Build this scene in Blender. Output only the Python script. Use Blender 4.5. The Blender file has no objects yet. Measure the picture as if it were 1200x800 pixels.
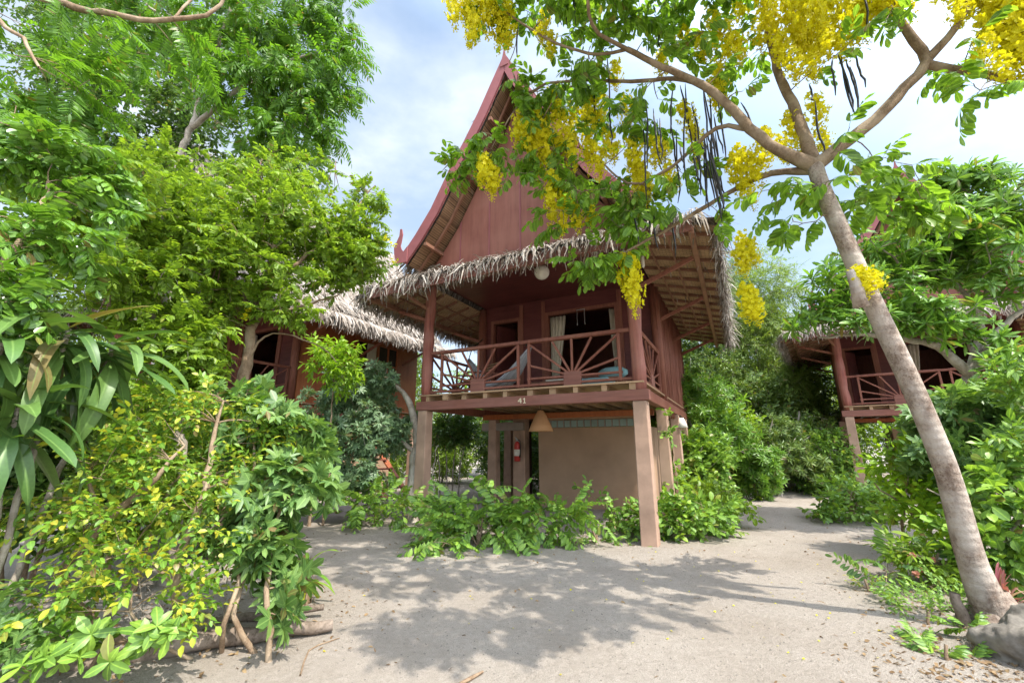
import bpy, math, random
import numpy as np
from mathutils import Vector, Matrix, noise as mnoise

rng = np.random.default_rng(11)
random.seed(11)
SC = bpy.context.scene
COL = SC.collection
R = math.radians

# ------------------------------------------------------------------ camera
F, TH, EYE = 496.944, R(13.794), 1.4
cam_d = bpy.data.cameras.new('camera'); cam = bpy.data.objects.new('camera', cam_d); COL.objects.link(cam)
cam.location = (0, 0, EYE); cam.rotation_euler = (R(90) + TH, 0, 0)
cam_d.sensor_width = 36; cam_d.lens = F / 1200 * 36; cam_d.clip_start = .05; cam_d.clip_end = 2000
SC.camera = cam

def at(px, py, y):
    """world point seen at photo pixel (1200x800) at forward distance y"""
    x = (px - 600) / F; u = (400 - py) / F
    d = np.array([x, math.cos(TH) - u * math.sin(TH), math.sin(TH) + u * math.cos(TH)])
    return np.array([0, 0, EYE]) + d * (y / d[1])

def gat(px, py, z=0.):
    x = (px - 600) / F; u = (400 - py) / F
    d = np.array([x, math.cos(TH) - u * math.sin(TH), math.sin(TH) + u * math.cos(TH)])
    return np.array([0, 0, EYE]) + d * ((z - EYE) / d[2])

def pxm(P):
    """metres per photo pixel at world point P"""
    return (P[1] * math.cos(TH) + (P[2] - EYE) * math.sin(TH)) / F

# ------------------------------------------------------------------ node helpers
def newmat(name):
    m = bpy.data.materials.new(name); m.use_nodes = True
    nt = m.node_tree; nt.nodes.clear()
    out = nt.nodes.new('ShaderNodeOutputMaterial')
    return m, nt, out

def nd(nt, typ, **kw):
    n = nt.nodes.new(typ)
    for k, v in kw.items():
        if k in n.inputs.keys() if isinstance(k, str) else False:
            n.inputs[k].default_value = v
        else:
            setattr(n, k, v)
    return n

def ramp(nt, src, stops, interp='LINEAR'):
    n = nt.nodes.new('ShaderNodeValToRGB'); n.color_ramp.interpolation = interp
    e = n.color_ramp.elements
    while len(e) > 1: e.remove(e[-1])
    for i, (p, c) in enumerate(stops):
        el = e[0] if i == 0 else e.new(p)
        el.position = p; el.color = (*c, 1) if len(c) == 3 else c
    nt.links.new(src, n.inputs[0]); return n

def mixc(nt, fac, a, b, mode='MIX'):
    n = nt.nodes.new('ShaderNodeMix'); n.data_type = 'RGBA'; n.blend_type = mode
    for s, i in ((fac, 0), (a, 6), (b, 7)):
        if hasattr(s, 'links'): nt.links.new(s, n.inputs[i])
        else: n.inputs[i].default_value = s if i == 0 else (*s, 1)
    return n.outputs[2]

def coords(nt, scale=(1, 1, 1), kind='Object', rot=(0, 0, 0)):
    t = nt.nodes.new('ShaderNodeTexCoord'); m = nt.nodes.new('ShaderNodeMapping')
    m.inputs['Scale'].default_value = scale; m.inputs['Rotation'].default_value = rot
    nt.links.new(t.outputs[kind], m.inputs[0]); return m.outputs[0]

def noise(nt, vec, scale, detail=4, rough=.55):
    n = nt.nodes.new('ShaderNodeTexNoise'); n.inputs['Scale'].default_value = scale
    n.inputs['Detail'].default_value = detail; n.inputs['Roughness'].default_value = rough
    nt.links.new(vec, n.inputs['Vector']); return n.outputs['Fac']

def bump(nt, h, strength=.3, dist=.02):
    b = nt.nodes.new('ShaderNodeBump'); b.inputs['Strength'].default_value = strength
    b.inputs['Distance'].default_value = dist; nt.links.new(h, b.inputs['Height']); return b.outputs[0]

def principled(nt, out, col, rough=.7, nrm=None, spec=.3):
    p = nt.nodes.new('ShaderNodeBsdfPrincipled')
    if hasattr(col, 'links'): nt.links.new(col, p.inputs['Base Color'])
    else: p.inputs['Base Color'].default_value = (*col, 1)
    if hasattr(rough, 'links'): nt.links.new(rough, p.inputs['Roughness'])
    else: p.inputs['Roughness'].default_value = rough
    p.inputs['Specular IOR Level'].default_value = spec
    if nrm is not None: nt.links.new(nrm, p.inputs['Normal'])
    nt.links.new(p.outputs[0], out.inputs[0]); return p

def wood(name, c1, c2, stretch=(14, 14, 1.2), rough=.6, wear=None, bs=.35):
    m, nt, out = newmat(name)
    v = coords(nt, stretch)
    f = noise(nt, v, 1.6, 8, .65)
    c = ramp(nt, f, [(.3, c1), (.68, c2)]).outputs[0]
    big = noise(nt, coords(nt), 1.3, 3)
    c = mixc(nt, ramp(nt, big, [(.35, (0, 0, 0)), (.7, (.45, .45, .45))]).outputs[0], c, wear or tuple(x * 1.5 for x in c2))
    principled(nt, out, c, rough, bump(nt, f, bs, .01)); return m

def plain(name, c, rough=.6, var=.25, sc=6., bs=.15, spec=.3):
    m, nt, out = newmat(name)
    f = noise(nt, coords(nt), sc, 6, .6)
    g = noise(nt, coords(nt), sc * .17, 3, .5)
    c1 = tuple(x * (1 - var) for x in c); c2 = tuple(min(1, x * (1 + var)) for x in c)
    a = ramp(nt, f, [(.3, c1), (.7, c2)]).outputs[0]
    a = mixc(nt, ramp(nt, g, [(.4, (0, 0, 0)), (.65, (.5, .5, .5))]).outputs[0], a, c2)
    principled(nt, out, a, rough, bump(nt, f, bs, .01), spec); return m

LK = 1.95
def leafmat(name, cols, trans=.4, rough=.42, spec=.45, tint=(1.3, 1.25, .55), lk=True):
    """cols: dark..light base colours picked per leaf"""
    m, nt, out = newmat(name)
    cols = [(min(.85, c[0] * LK * 1.22), min(.85, c[1] * LK), min(.85, c[2] * LK * .9)) for c in cols] if trans > .21 and lk else cols
    g = nt.nodes.new('ShaderNodeNewGeometry')
    k = len(cols)
    c = ramp(nt, g.outputs['Random Per Island'], [(.955 * i / max(1, k - 1), col) for i, col in enumerate(cols)] + ([(.985, (.20, .13, .045)), (1., (.30, .20, .09))] if trans > .21 and lk else [])).outputs[0]
    v = coords(nt)
    big = noise(nt, v, 1.7, 2)
    c = mixc(nt, ramp(nt, big, [(.35, (0, 0, 0)), (.7, (.55, .55, .55))]).outputs[0], c, tuple(cols[-2 if k < 5 else 2]))
    if trans > .21 and lk:
        ra = nt.nodes.new('ShaderNodeAttribute'); ra.attribute_name = 'rib'
        c = mixc(nt, ramp(nt, ra.outputs['Fac'], [(.0, (.55, .55, .55)), (.16, (0, 0, 0))]).outputs[0], c, tuple(min(.8, x * 1.5 + .03) for x in cols[-1 if k < 5 else 2]))
    fine = noise(nt, v, 60, 3)
    c = mixc(nt, .25, c, ramp(nt, fine, [(.3, (.25, .25, .25)), (.7, (1, 1, 1))]).outputs[0], 'MULTIPLY')
    p = principled(nt, out, c, rough, None, spec)
    t = nt.nodes.new('ShaderNodeBsdfTranslucent')
    tc = mixc(nt, 1., c, tint, 'MULTIPLY'); nt.links.new(tc, t.inputs[0])
    mx = nt.nodes.new('ShaderNodeMixShader'); mx.inputs[0].default_value = trans
    nt.links.new(p.outputs[0], mx.inputs[1]); nt.links.new(t.outputs[0], mx.inputs[2])
    nt.links.new(mx.outputs[0], out.inputs[0]); return m

def bark(name, c1, c2, c3, sc=1., ring=0., bs=.5):
    m, nt, out = newmat(name)
    v = coords(nt, (1, 1, .45))
    f = noise(nt, v, 9 * sc, 8, .7); s = noise(nt, coords(nt, (1, 1, 1)), 38 * sc, 4, .6)
    b = noise(nt, coords(nt), 2.2 * sc, 4)
    c = ramp(nt, f, [(.3, c1), (.62, c2)]).outputs[0]
    c = mixc(nt, ramp(nt, s, [(.52, (0, 0, 0)), (.62, (.75, .75, .75))]).outputs[0], c, c1)
    c = mixc(nt, ramp(nt, b, [(.45, (0, 0, 0)), (.62, (.8, .8, .8))]).outputs[0], c, c3)
    h = f
    if ring:
        w = nt.nodes.new('ShaderNodeTexWave'); w.bands_direction = 'Z'; w.inputs['Scale'].default_value = ring
        w.inputs['Distortion'].default_value = 6; w.inputs['Detail'].default_value = 4
        nt.links.new(coords(nt), w.inputs[0])
        mm = nt.nodes.new('ShaderNodeMath'); mm.operation = 'MULTIPLY_ADD'
        nt.links.new(w.outputs['Fac'], mm.inputs[0]); mm.inputs[1].default_value = .28; nt.links.new(f, mm.inputs[2]); h = mm.outputs[0]
    ad = nt.nodes.new('ShaderNodeMath'); ad.operation = 'MULTIPLY_ADD'; nt.links.new(s, ad.inputs[0]); ad.inputs[1].default_value = .45; nt.links.new(h, ad.inputs[2]); h = ad.outputs[0]
    principled(nt, out, c, .85, bump(nt, h, bs, .02), .2); return m

M = {}
M['maroon'] = wood('maroon_wood', (.13, .040, .026), (.245, .086, .056), wear=(.33, .15, .105))
M['maroon_h'] = wood('maroon_wood_horizontal', (.15, .055, .040), (.26, .105, .076), (1.2, 14, 14), wear=(.28, .14, .115))
M['redlog'] = wood('red_log_wood', (.15, .038, .028), (.33, .11, .08), (16, 16, .7), wear=(.46, .25, .20), bs=1.)
M['barge'] = plain('maroon_paint', (.27, .090, .092), .55, .12, 5)
M['panel'] = wood('oxblood_panel_paint', (.165, .052, .036), (.285, .105, .074), (5, 5, .5), .6, wear=(.37, .17, .12), bs=.12)
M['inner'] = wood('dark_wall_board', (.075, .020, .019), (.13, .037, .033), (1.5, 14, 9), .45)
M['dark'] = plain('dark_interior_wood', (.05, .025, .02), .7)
M['tan'] = wood('raw_timber', (.24, .145, .085), (.40, .26, .155), (1.2, 12, 12))
M['batten'] = wood('batten_wood', (.14, .062, .04), (.24, .12, .075), (6, 6, 6))
M['orange'] = wood('orange_stained_wood', (.22, .055, .018), (.36, .11, .035), (12, 12, 1.2), .45)
M['orangeboard'] = wood('brown_orange_wall_board', (.24, .068, .028), (.40, .125, .05), (14, 14, .7), .45, wear=(.50, .20, .08))
M['concrete'] = plain('pinkish_post_render', (.36, .235, .17), .85, .30, 3.2)
M['render'] = plain('clay_coloured_render', (.36, .235, .155), .9, .24, 1.3, .15)
M['greyconc'] = plain('grey_concrete', (.27, .22, .19), .9, .15, 4)
M['curtain'] = plain('cream_curtain_cloth', (.55, .5, .4), .9, .08, 8)
M['white'] = plain('white_paint', (.72, .68, .6), .6, .05)
M['teal'] = plain('faded_teal_fabric', (.24, .43, .46), .85, .12, 20)
M['redmetal'] = plain('red_enamel', (.45, .05, .04), .35, .1)
M['steel'] = plain('grey_metal', (.4, .4, .4), .4, .1)
M['black'] = plain('black_rubber', (.02, .02, .02), .5, .1)
M['numeral'] = plain('cream_numerals', (.7, .6, .42), .6, .05)
M['rock'] = plain('weathered_grey_rock', (.17, .15, .125), .95, .55, 9, 1.4)
M['log'] = bark('dead_log_bark', (.10, .075, .055), (.27, .21, .165), (.34, .28, .23), 1.2)
M['stem'] = bark('brown_stem_bark', (.14, .09, .055), (.30, .21, .135), (.38, .29, .20), 2.)
M['greystem'] = bark('grey_stem_bark', (.16, .13, .10), (.34, .29, .23), (.42, .38, .32), 2.)
M['whitebark'] = bark('pale_smooth_bark', (.25, .21, .18), (.52, .48, .43), (.60, .57, .53), 1.5)
M['trunk'] = bark('cassia_bark', (.13, .085, .06), (.37, .30, .24), (.46, .40, .34), 1.9, 5., .6)
M['limb'] = bark('cassia_limb_bark', (.13, .085, .05), (.26, .18, .115), (.33, .25, .17), 2.)

def glassblock():
    m, nt, out = newmat('glass_block')
    p = principled(nt, out, (.26, .34, .31), .15, bump(nt, noise(nt, coords(nt), 25, 2), .4, .01), .6); return m
M['glassblock'] = glassblock()
def paneglass():
    m, nt, out = newmat('window_glass'); principled(nt, out, (.05, .05, .045), .08, None, .6); return m
M['glass'] = paneglass()

def thatchmat(name, cols):
    m, nt, out = newmat(name)
    g = nt.nodes.new('ShaderNodeNewGeometry')
    k = len(cols)
    c = ramp(nt, g.outputs['Random Per Island'], [(i / (k - 1), x) for i, x in enumerate(cols)]).outputs[0]
    f = noise(nt, coords(nt, (1, 1, 1)), 30, 4)
    c = mixc(nt, .5, c, ramp(nt, f, [(.3, (.35, .33, .3)), (.7, (1, 1, 1))]).outputs[0], 'MULTIPLY')
    principled(nt, out, c, .85, bump(nt, f, .5, .01), .2); return m
M['thatch'] = thatchmat('dry_palm_thatch', [(.15, .115, .09), (.31, .26, .215), (.44, .385, .335), (.60, .555, .50)])

def matmat(name, c1, c2, rows=16., vertical=False):
    """woven bamboo matting"""
    m, nt, out = newmat(name)
    v = coords(nt)
    b = nt.nodes.new('ShaderNodeTexBrick'); b.inputs['Scale'].default_value = 1.
    b.inputs['Brick Width'].default_value = .11; b.inputs['Row Height'].default_value = .04
    b.inputs['Mortar Size'].default_value = .005; b.inputs['Mortar Smooth'].default_value = .4
    b.inputs['Color1'].default_value = (*c1, 1); b.inputs['Color2'].default_value = (*c2, 1)
    b.inputs['Mortar'].default_value = (*[x * .3 for x in c1], 1)
    if vertical:
        t = nt.nodes.new('ShaderNodeMapping'); t.inputs['Rotation'].default_value = (R(90), 0, 0)
        nt.links.new(v, t.inputs[0]); v = t.outputs[0]
    nt.links.new(v, b.inputs[0])
    f = noise(nt, coords(nt), 3, 4)
    c = mixc(nt, .35, b.outputs[0], ramp(nt, f, [(.3, (.5, .45, .4)), (.7, (1, 1, 1))]).outputs[0], 'MULTIPLY')
    principled(nt, out, c, .7, bump(nt, b.outputs['Fac'], -.6, .01)); return m
M['matting'] = matmat('woven_bamboo_matting', (.44, .28, .16), (.58, .39, .235))

# ------------------------------------------------------------------ object helpers
def tag(o, label, cat=None, group=None, kind=None):
    if label: o['label'] = label
    if cat: o['category'] = cat
    if group: o['group'] = group
    if kind: o['kind'] = kind
    return o

def thing(name, label, cat, loc=(0, 0, 0), rotz=0., group=None):
    o = bpy.data.objects.new(name, None); o.empty_display_size = .2
    o.location = [float(a) for a in loc]; o.rotation_euler = (0, 0, rotz); COL.objects.link(o)
    return tag(o, label, cat, group)

def link(name, me, mat, parent=None, loc=(0, 0, 0), rot=(0, 0, 0)):
    o = bpy.data.objects.new(name, me)
    if mat is not None and len(me.materials) == 0: me.materials.append(mat)
    o.location = [float(a) for a in loc]; o.rotation_euler = rot
    if parent is not None: o.parent = parent
    COL.objects.link(o); return o

def copy_tree(o, parent=None):
    c = o.copy(); COL.objects.link(c); c.parent = parent
    for ch in list(o.children): copy_tree(ch, c)
    return c

class MB:
    def __init__(s): s.v = []; s.f = []; s.sm = []
    def add(s, vs, fs, smooth=False):
        n = len(s.v); s.v += [tuple(float(c) for c in v) for v in vs]
        s.f += [tuple(i + n for i in f) for f in fs]; s.sm += [smooth] * len(fs); return s
    def box(s, x0, x1, y0, y1, z0, z1):
        vs = [(x, y, z) for z in (z0, z1) for y in (y0, y1) for x in (x0, x1)]
        return s.add(vs, [(0, 2, 3, 1), (4, 5, 7, 6), (0, 1, 5, 4), (2, 6, 7, 3), (0, 4, 6, 2), (1, 3, 7, 5)])
    def beam(s, p, q, w, h, up=(0, 0, 1)):
        p, q, up = Vector(p), Vector(q), Vector(up)
        d = (q - p).normalized(); x = d.cross(up)
        if x.length < 1e-4: x = d.cross(Vector((1, 0, 0)))
        x.normalize(); z = x.cross(d); x = x * (w / 2); z = z * (h / 2)
        vs = [b + sx * x + sz * z for b in (p, q) for sz in (-1, 1) for sx in (-1, 1)]
        return s.add(vs, [(0, 1, 3, 2), (4, 6, 7, 5), (0, 4, 5, 1), (2, 3, 7, 6), (0, 2, 6, 4), (1, 5, 7, 3)])
    def tube(s, pts, rad, n=8, cap=True, wob=0.):
        pts = [Vector(p) for p in pts]; N = len(pts)
        if not hasattr(rad, '__len__'): rad = [rad] * N
        vs = []; ref = None
        for i, p in enumerate(pts):
            d = (pts[min(i + 1, N - 1)] - pts[max(i - 1, 0)]).normalized()
            if ref is None: ref = Vector((1, 0, 0)) if abs(d.x) < .8 else Vector((0, 1, 0))
            ref = (ref - d * ref.dot(d)).normalized(); b = d.cross(ref)
            for k in range(n):
                a = 2 * math.pi * k / n
                r = rad[i] * (1 + wob * (random.random() - .5))
                vs.append(p + (ref * math.cos(a) + b * math.sin(a)) * r)
        fs = [(i * n + k, i * n + (k + 1) % n, (i + 1) * n + (k + 1) % n, (i + 1) * n + k) for i in range(N - 1) for k in range(n)]
        s.add(vs, fs, True)
        if cap:
            m = len(s.v) - len(vs)
            s.f += [tuple(m + k for k in reversed(range(n))), tuple(m + (N - 1) * n + k for k in range(n))]; s.sm += [False, False]
        return s
    def prism(s, poly, axis, a0, a1):
        """poly: 2D points in the plane of the other two axes; axis 0/1/2"""
        def P(u, v, a):
            return {0: (a, u, v), 1: (u, a, v), 2: (u, v, a)}[axis]
        n = len(poly); vs = [P(u, v, a0) for u, v in poly] + [P(u, v, a1) for u, v in poly]
        fs = [tuple(range(n)), tuple(reversed(range(n, 2 * n)))] + [(i, (i + 1) % n + 0, (i + 1) % n + n, i + n) for i in range(n)]
        return s.add(vs, fs)
    def mesh(s, name):
        me = bpy.data.meshes.new(name); me.from_pydata(s.v, [], s.f)
        me.polygons.foreach_set('use_smooth', s.sm); me.update(); return me
    def build(s, name, mat, parent=None, loc=(0, 0, 0), bevel=0.):
        o = link(name, s.mesh(name), mat, parent, loc)
        if bevel:
            b = o.modifiers.new('bevel', 'BEVEL'); b.width = bevel; b.segments = 2; b.limit_method = 'ANGLE'
        return o

# ------------------------------------------------------------------ leaf templates
class T:
    """a small template mesh (growth along +Y, upper face +Z)"""
    def __init__(s): s.v = []; s.f = []; s.r = []
    def add(s, vs, fs, Mx=None, rib=None):
        n = len(s.v)
        xm = max(1e-6, max(abs(v[0]) for v in vs)); s.r += list(rib) if rib is not None else [abs(v[0]) / xm for v in vs]
        for v in vs:
            v = Vector(v); s.v.append(tuple(Mx @ v if Mx is not None else v))
        s.f += [tuple(i + n for i in f) for f in fs]; return s
    def fin(s):
        s.V = np.array(s.v, dtype=np.float32); s.rb = np.array(s.r, dtype=np.float32); s.S = np.array([len(f) for f in s.f], dtype=np.int32)
        s.L = np.array([i for f in s.f for i in f], dtype=np.int32); return s

def leafshape(L, W, prof=((.22, .75), (.5, 1.), (.78, .62)), droop=.12, fold=.18, twist=0.):
    """one blade: base, pairs of edge points with a midrib, tip"""
    vs = [(0, 0, 0)]
    for t, w in prof:
        z = -droop * L * t * t
        vs += [(-w * W / 2, t * L, z + fold * W * w * .5 + twist * w * W), (0, t * L, z), (w * W / 2, t * L, z + fold * W * w * .5 - twist * w * W)]
    vs.append((0, L, -droop * L)); n = len(prof); e = len(vs) - 1
    fs = [(0, 2, 1), (0, 3, 2)]
    for i in range(n - 1):
        a = 1 + 3 * i; b = a + 3
        fs += [(a, a + 1, b + 1, b), (a + 1, a + 2, b + 2, b + 1)]
    a = 1 + 3 * (n - 1); fs += [(a, a + 1, e), (a + 1, a + 2, e)]
    return vs, fs
LO = ((.45, 1.),)
MID = ((.3, .95), (.68, .8))
OBL = ((.3, .7), (.62, 1.), (.85, .7))

def frame(p, d, up):
    d = Vector(d).normalized(); up = Vector(up); x = d.cross(up)
    if x.length < 1e-3: x = d.cross(Vector((1, .3, .2)))
    x.normalize(); z = x.cross(d)
    m = Matrix((x, d, z)).transposed().to_4x4(); m.translation = Vector(p); return m

def stick(t, pts, r):
    pts = [Vector(p) for p in pts]; vs = []
    for i, p in enumerate(pts):
        rr = r * (1 - .6 * i / (len(pts) - 1))
        vs += [p + Vector((rr, 0, 0)), p + Vector((-rr * .5, 0, rr * .87)), p + Vector((-rr * .5, 0, -rr * .87))]
    fs = [(i * 3 + k, i * 3 + (k + 1) % 3, i * 3 + 3 + (k + 1) % 3, i * 3 + 3 + k) for i in range(len(pts) - 1) for k in range(3)]
    t.add(vs, fs)

def pinnate(n, rl, L, W, prof=MID, droop=.5, ang=62, seed=0, start=.25, term=True, hang=.25, jit=.2, rr=.0022):
    r = random.Random(seed); t = T()
    def P(s): return Vector((.04 * rl * math.sin(3 * s + seed), rl * (s - .12 * droop * s * s), rl * (.12 * s - droop * .55 * s * s)))
    stick(t, [P(i / 5) for i in range(6)], rr)
    for i in range(n):
        s = start + (1 - start) * i / max(1, n - (0 if term else 1))
        s = min(s, 1); p = P(s); tan = (P(min(1, s + .02)) - P(s - .02)).normalized()
        for sg in (-1, 1):
            a = R(ang + r.uniform(-12, 12)); side = Vector((sg, 0, 0))
            d = tan * math.cos(a) + side * math.sin(a) + Vector((0, 0, -hang * r.uniform(.4, 1.6)))
            up = Vector((r.uniform(-jit, jit), r.uniform(-jit, jit), 1))
            k = r.uniform(.8, 1.1) * (.75 + .5 * math.sin(math.pi * min(1, .2 + s * .7)))
            vs, fs = leafshape(L * k, W * k, prof, r.uniform(.05, .3), r.uniform(.05, .3), r.uniform(-.1, .1))
            t.add(vs, fs, frame(p, d, up))
    if term:
        vs, fs = leafshape(L, W, prof, .2, .15); t.add(vs, fs, frame(P(1), (P(1) - P(.95)), (0, .2, 1)))
    return t.fin()

def sprig(n, tl, L, W, prof=MID, seed=0, spread=60, droop=.2, flat=.5, rr=.002, hang=.2):
    """leafy twig: alternate simple leaves"""
    r = random.Random(seed); t = T()
    def P(s): return Vector((.05 * tl * math.sin(4 * s + seed), tl * s, -droop * tl * s * s))
    stick(t, [P(i / 4) for i in range(5)], rr)
    for i in range(n):
        s = .15 + .85 * i / max(1, n - 1); p = P(s)
        a = R(spread * (1 - .5 * s) + r.uniform(-15, 15)); ph = i * 2.4 + r.uniform(-.5, .5)
        side = Vector((math.cos(ph), 0, math.sin(ph) * (1 - flat)))
        if side.length < .2: side = Vector((1, 0, .1))
        side.normalize()
        d = Vector((0, 1, 0)) * math.cos(a) + side * math.sin(a) + Vector((0, 0, -hang * r.uniform(0, 1.5)))
        k = r.uniform(.65, 1.12)
        vs, fs = leafshape(L * k, W * k, prof, r.uniform(.05, .35), r.uniform(.05, .35), r.uniform(-.15, .15))
        t.add(vs, fs, frame(p, d, (r.uniform(-.5, .5), r.uniform(-.5, .3), 1)))
    return t.fin()

def rosette(n, L, W, seed=0, prof=OBL, lo=25, hi=95, droop=.2):
    r = random.Random(seed); t = T()
    for i in range(n):
        s = i / n; a = R(hi + (lo - hi) * s + r.uniform(-10, 10)); ph = i * 2.4 + r.uniform(-.25, .25)
        d = Vector((math.cos(ph) * math.sin(a), math.cos(a), math.sin(ph) * math.sin(a)))
        k = r.uniform(.75, 1.1) * (1 - .35 * s)
        vs, fs = leafshape(L * k, W * k, prof, r.uniform(.05, droop * 2), .2, r.uniform(-.1, .1))
        t.add(vs, fs, frame((0, .02 * s, 0), d, (0, 1, 0)))
    return t.fin()

def palmate(n, L, seed=0, lob=.42, span=260, petiole=.8):
    """lobed leaf on a petiole"""
    r = random.Random(seed); t = T()
    pl = L * petiole
    stick(t, [(0, 0, 0), (0, pl * .5, pl * .06), (0, pl, 0)], .0022)
    c = Vector((0, pl, 0))
    for i in range(n):
        a = R(-span / 2 + span * i / (n - 1)); ln = L * (1 - .35 * abs(2 * i / (n - 1) - 1)) * r.uniform(.9, 1.08)
        da = R(span / (n - 1)) / 2
        def Q(ang, rad, z): return c + Vector((math.sin(ang) * rad, math.cos(ang) * rad, z))
        z = -.22 * ln * r.uniform(.5, 1.6)
        n0 = Q(a - da, L * lob * .9, -.03 * L); n1 = Q(a + da, L * lob * .9, -.03 * L)
        m0 = Q(a - da * .52, ln * .74, z * .5 + .02 * L); m1 = Q(a + da * .52, ln * .74, z * .5 + .02 * L)
        cc = Q(a, ln * .62, z * .4 - .02 * L); tip = Q(a, ln, z)
        t.add([c, n0, m0, tip, m1, n1, cc], [(0, 1, 2, 6), (6, 2, 3), (6, 3, 4), (0, 6, 4, 5)], None, (0, 1, 1, 0, 1, 1, 0))
    return t.fin()

def palmset(k, L, seed=0, **kw):
    """a shoot tip carrying several lobed leaves"""
    r = random.Random(seed); t = T()
    for i in range(k):
        b = palmate(7 if i % 3 else 5, L * r.uniform(.7, 1.1), seed * 17 + i, **kw)
        ph = i * 2.4; a = R(r.uniform(45, 100))
        d = Vector((math.cos(ph) * math.sin(a), math.cos(a), math.sin(ph) * math.sin(a)))
        t.add([tuple(x) for x in b.V], b.f, frame((0, .03 * i * L * 3, 0), d, (0, 1, .15)), b.r)
    return t.fin()

def strap(L, W, bend, seed=0):
    """broad pleated strap leaf with a midrib"""
    t = T(); N = 10; vs = []; rib = []; K = (-1, -.66, -.33, 0, .33, .66, 1)
    for i in range(N + 1):
        s = i / N; w = W * (.30 + 2.3 * s) if s < .3 else W * math.sqrt(max(0, 1 - (max(0, s - .35) / .65) ** 2.0))
        w = min(w, W)
        y = L * (s - .16 * bend * s ** 3); z = -L * bend * .36 * s ** 2.2
        wv = .05 * W * math.sin(9 * s + seed)
        for j, k in enumerate(K):
            vs.append((k * w / 2, y, z + .16 * w * abs(k) ** 1.3 + (.018 * w if j % 2 else -.012 * w) + wv * k)); rib.append(abs(k))
    fs = [(7 * i + j, 7 * i + j + 1, 7 * i + j + 8, 7 * i + j + 7) for i in range(N) for j in range(6)]
    t.add(vs, fs, None, rib); return t.fin()

def blade(L, W, bend, seed=0):
    t = T(); vs = []; N = 4; r = random.Random(seed)
    for i in range(N + 1):
        s = i / N; w = W * (1 - .75 * s * s); x = .12 * L * s * s * r.uniform(-1, 1)
        vs += [(x - w / 2, L * s, -bend * L * s * s + .2 * w), (x + w / 2, L * s, -bend * L * s * s)]
    t.add(vs, [(2 * i, 2 * i + 1, 2 * i + 3, 2 * i + 2) for i in range(N)]); return t.fin()

def nrm(a):
    return a / np.maximum(1e-9, np.linalg.norm(a, axis=-1, keepdims=True))

class Fol:
    """collects placements of templates and turns them into one mesh"""
    def __init__(s, temps): s.t = temps; s.p = []; s.d = []; s.u = []; s.s = []
    def put(s, p, d, up, sc): s.p.append(p); s.d.append(d); s.u.append(up); s.s.append(sc)
    def mesh(s, name, origin=(0, 0, 0)):
        P = np.array(s.p, dtype=np.float64) - np.array(origin); D = nrm(np.array(s.d, dtype=np.float64)); U = np.array(s.u, dtype=np.float64); S = np.array(s.s)
        X = np.cross(D, U); bad = np.linalg.norm(X, axis=1) < 1e-3; X[bad] = np.cross(D[bad], np.array([.9, .3, .2])); X = nrm(X); Z = np.cross(X, D)
        Rm = np.stack([X, D, Z], axis=2) * S[:, None, None]
        which = rng.integers(0, len(s.t), len(P))
        Vs, Ls, Ss, Rb = [], [], [], []; off = 0
        for k, t in enumerate(s.t):
            idx = np.where(which == k)[0]
            if not len(idx): continue
            V = np.einsum('mij,nj->mni', Rm[idx], t.V) + P[idx][:, None, :]
            n = len(t.V); m = len(idx)
            Ls.append((t.L[None, :] + (np.arange(m) * n)[:, None] + off).ravel()); Ss.append(np.tile(t.S, m)); Vs.append(V.reshape(-1, 3)); Rb.append(np.tile(t.rb, m)); off += n * m
        me = npmesh(name, np.concatenate(Vs), np.concatenate(Ls), np.concatenate(Ss))
        at_ = me.attributes.new('rib', 'FLOAT', 'POINT'); at_.data.foreach_set('value', np.concatenate(Rb).astype(np.float32)); return me

def npmesh(name, V, L, S, smooth=False):
    me = bpy.data.meshes.new(name)
    me.vertices.add(len(V)); me.vertices.foreach_set('co', np.ascontiguousarray(V, dtype=np.float32).ravel())
    me.loops.add(len(L)); me.loops.foreach_set('vertex_index', np.ascontiguousarray(L, dtype=np.int32))
    me.polygons.add(len(S)); st = np.zeros(len(S), dtype=np.int32); st[1:] = np.cumsum(S)[:-1]
    me.polygons.foreach_set('loop_start', st)
    if smooth: me.polygons.foreach_set('use_smooth', np.ones(len(S), dtype=bool))
    me.update(calc_edges=True); return me

def smoothpath(pts, rad, step=.12):
    """Catmull-Rom resample of a polyline with radii"""
    P = np.array(pts, dtype=float); r = np.array(rad, dtype=float)
    Q = np.vstack([2 * P[0] - P[1], P, 2 * P[-1] - P[-2]]); out = []; ro = []
    for i in range(len(P) - 1):
        a, b, c, d = Q[i:i + 4]; n = max(2, int(np.linalg.norm(c - b) / step))
        for k in range(n):
            t = k / n
            out.append(.5 * ((2 * b) + (c - a) * t + (2 * a - 5 * b + 4 * c - d) * t * t + (3 * b - a - 3 * c + d) * t ** 3)); ro.append(r[i] * (1 - t) + r[i + 1] * t)
    out.append(P[-1]); ro.append(r[-1]); return np.array(out), np.array(ro)

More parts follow.
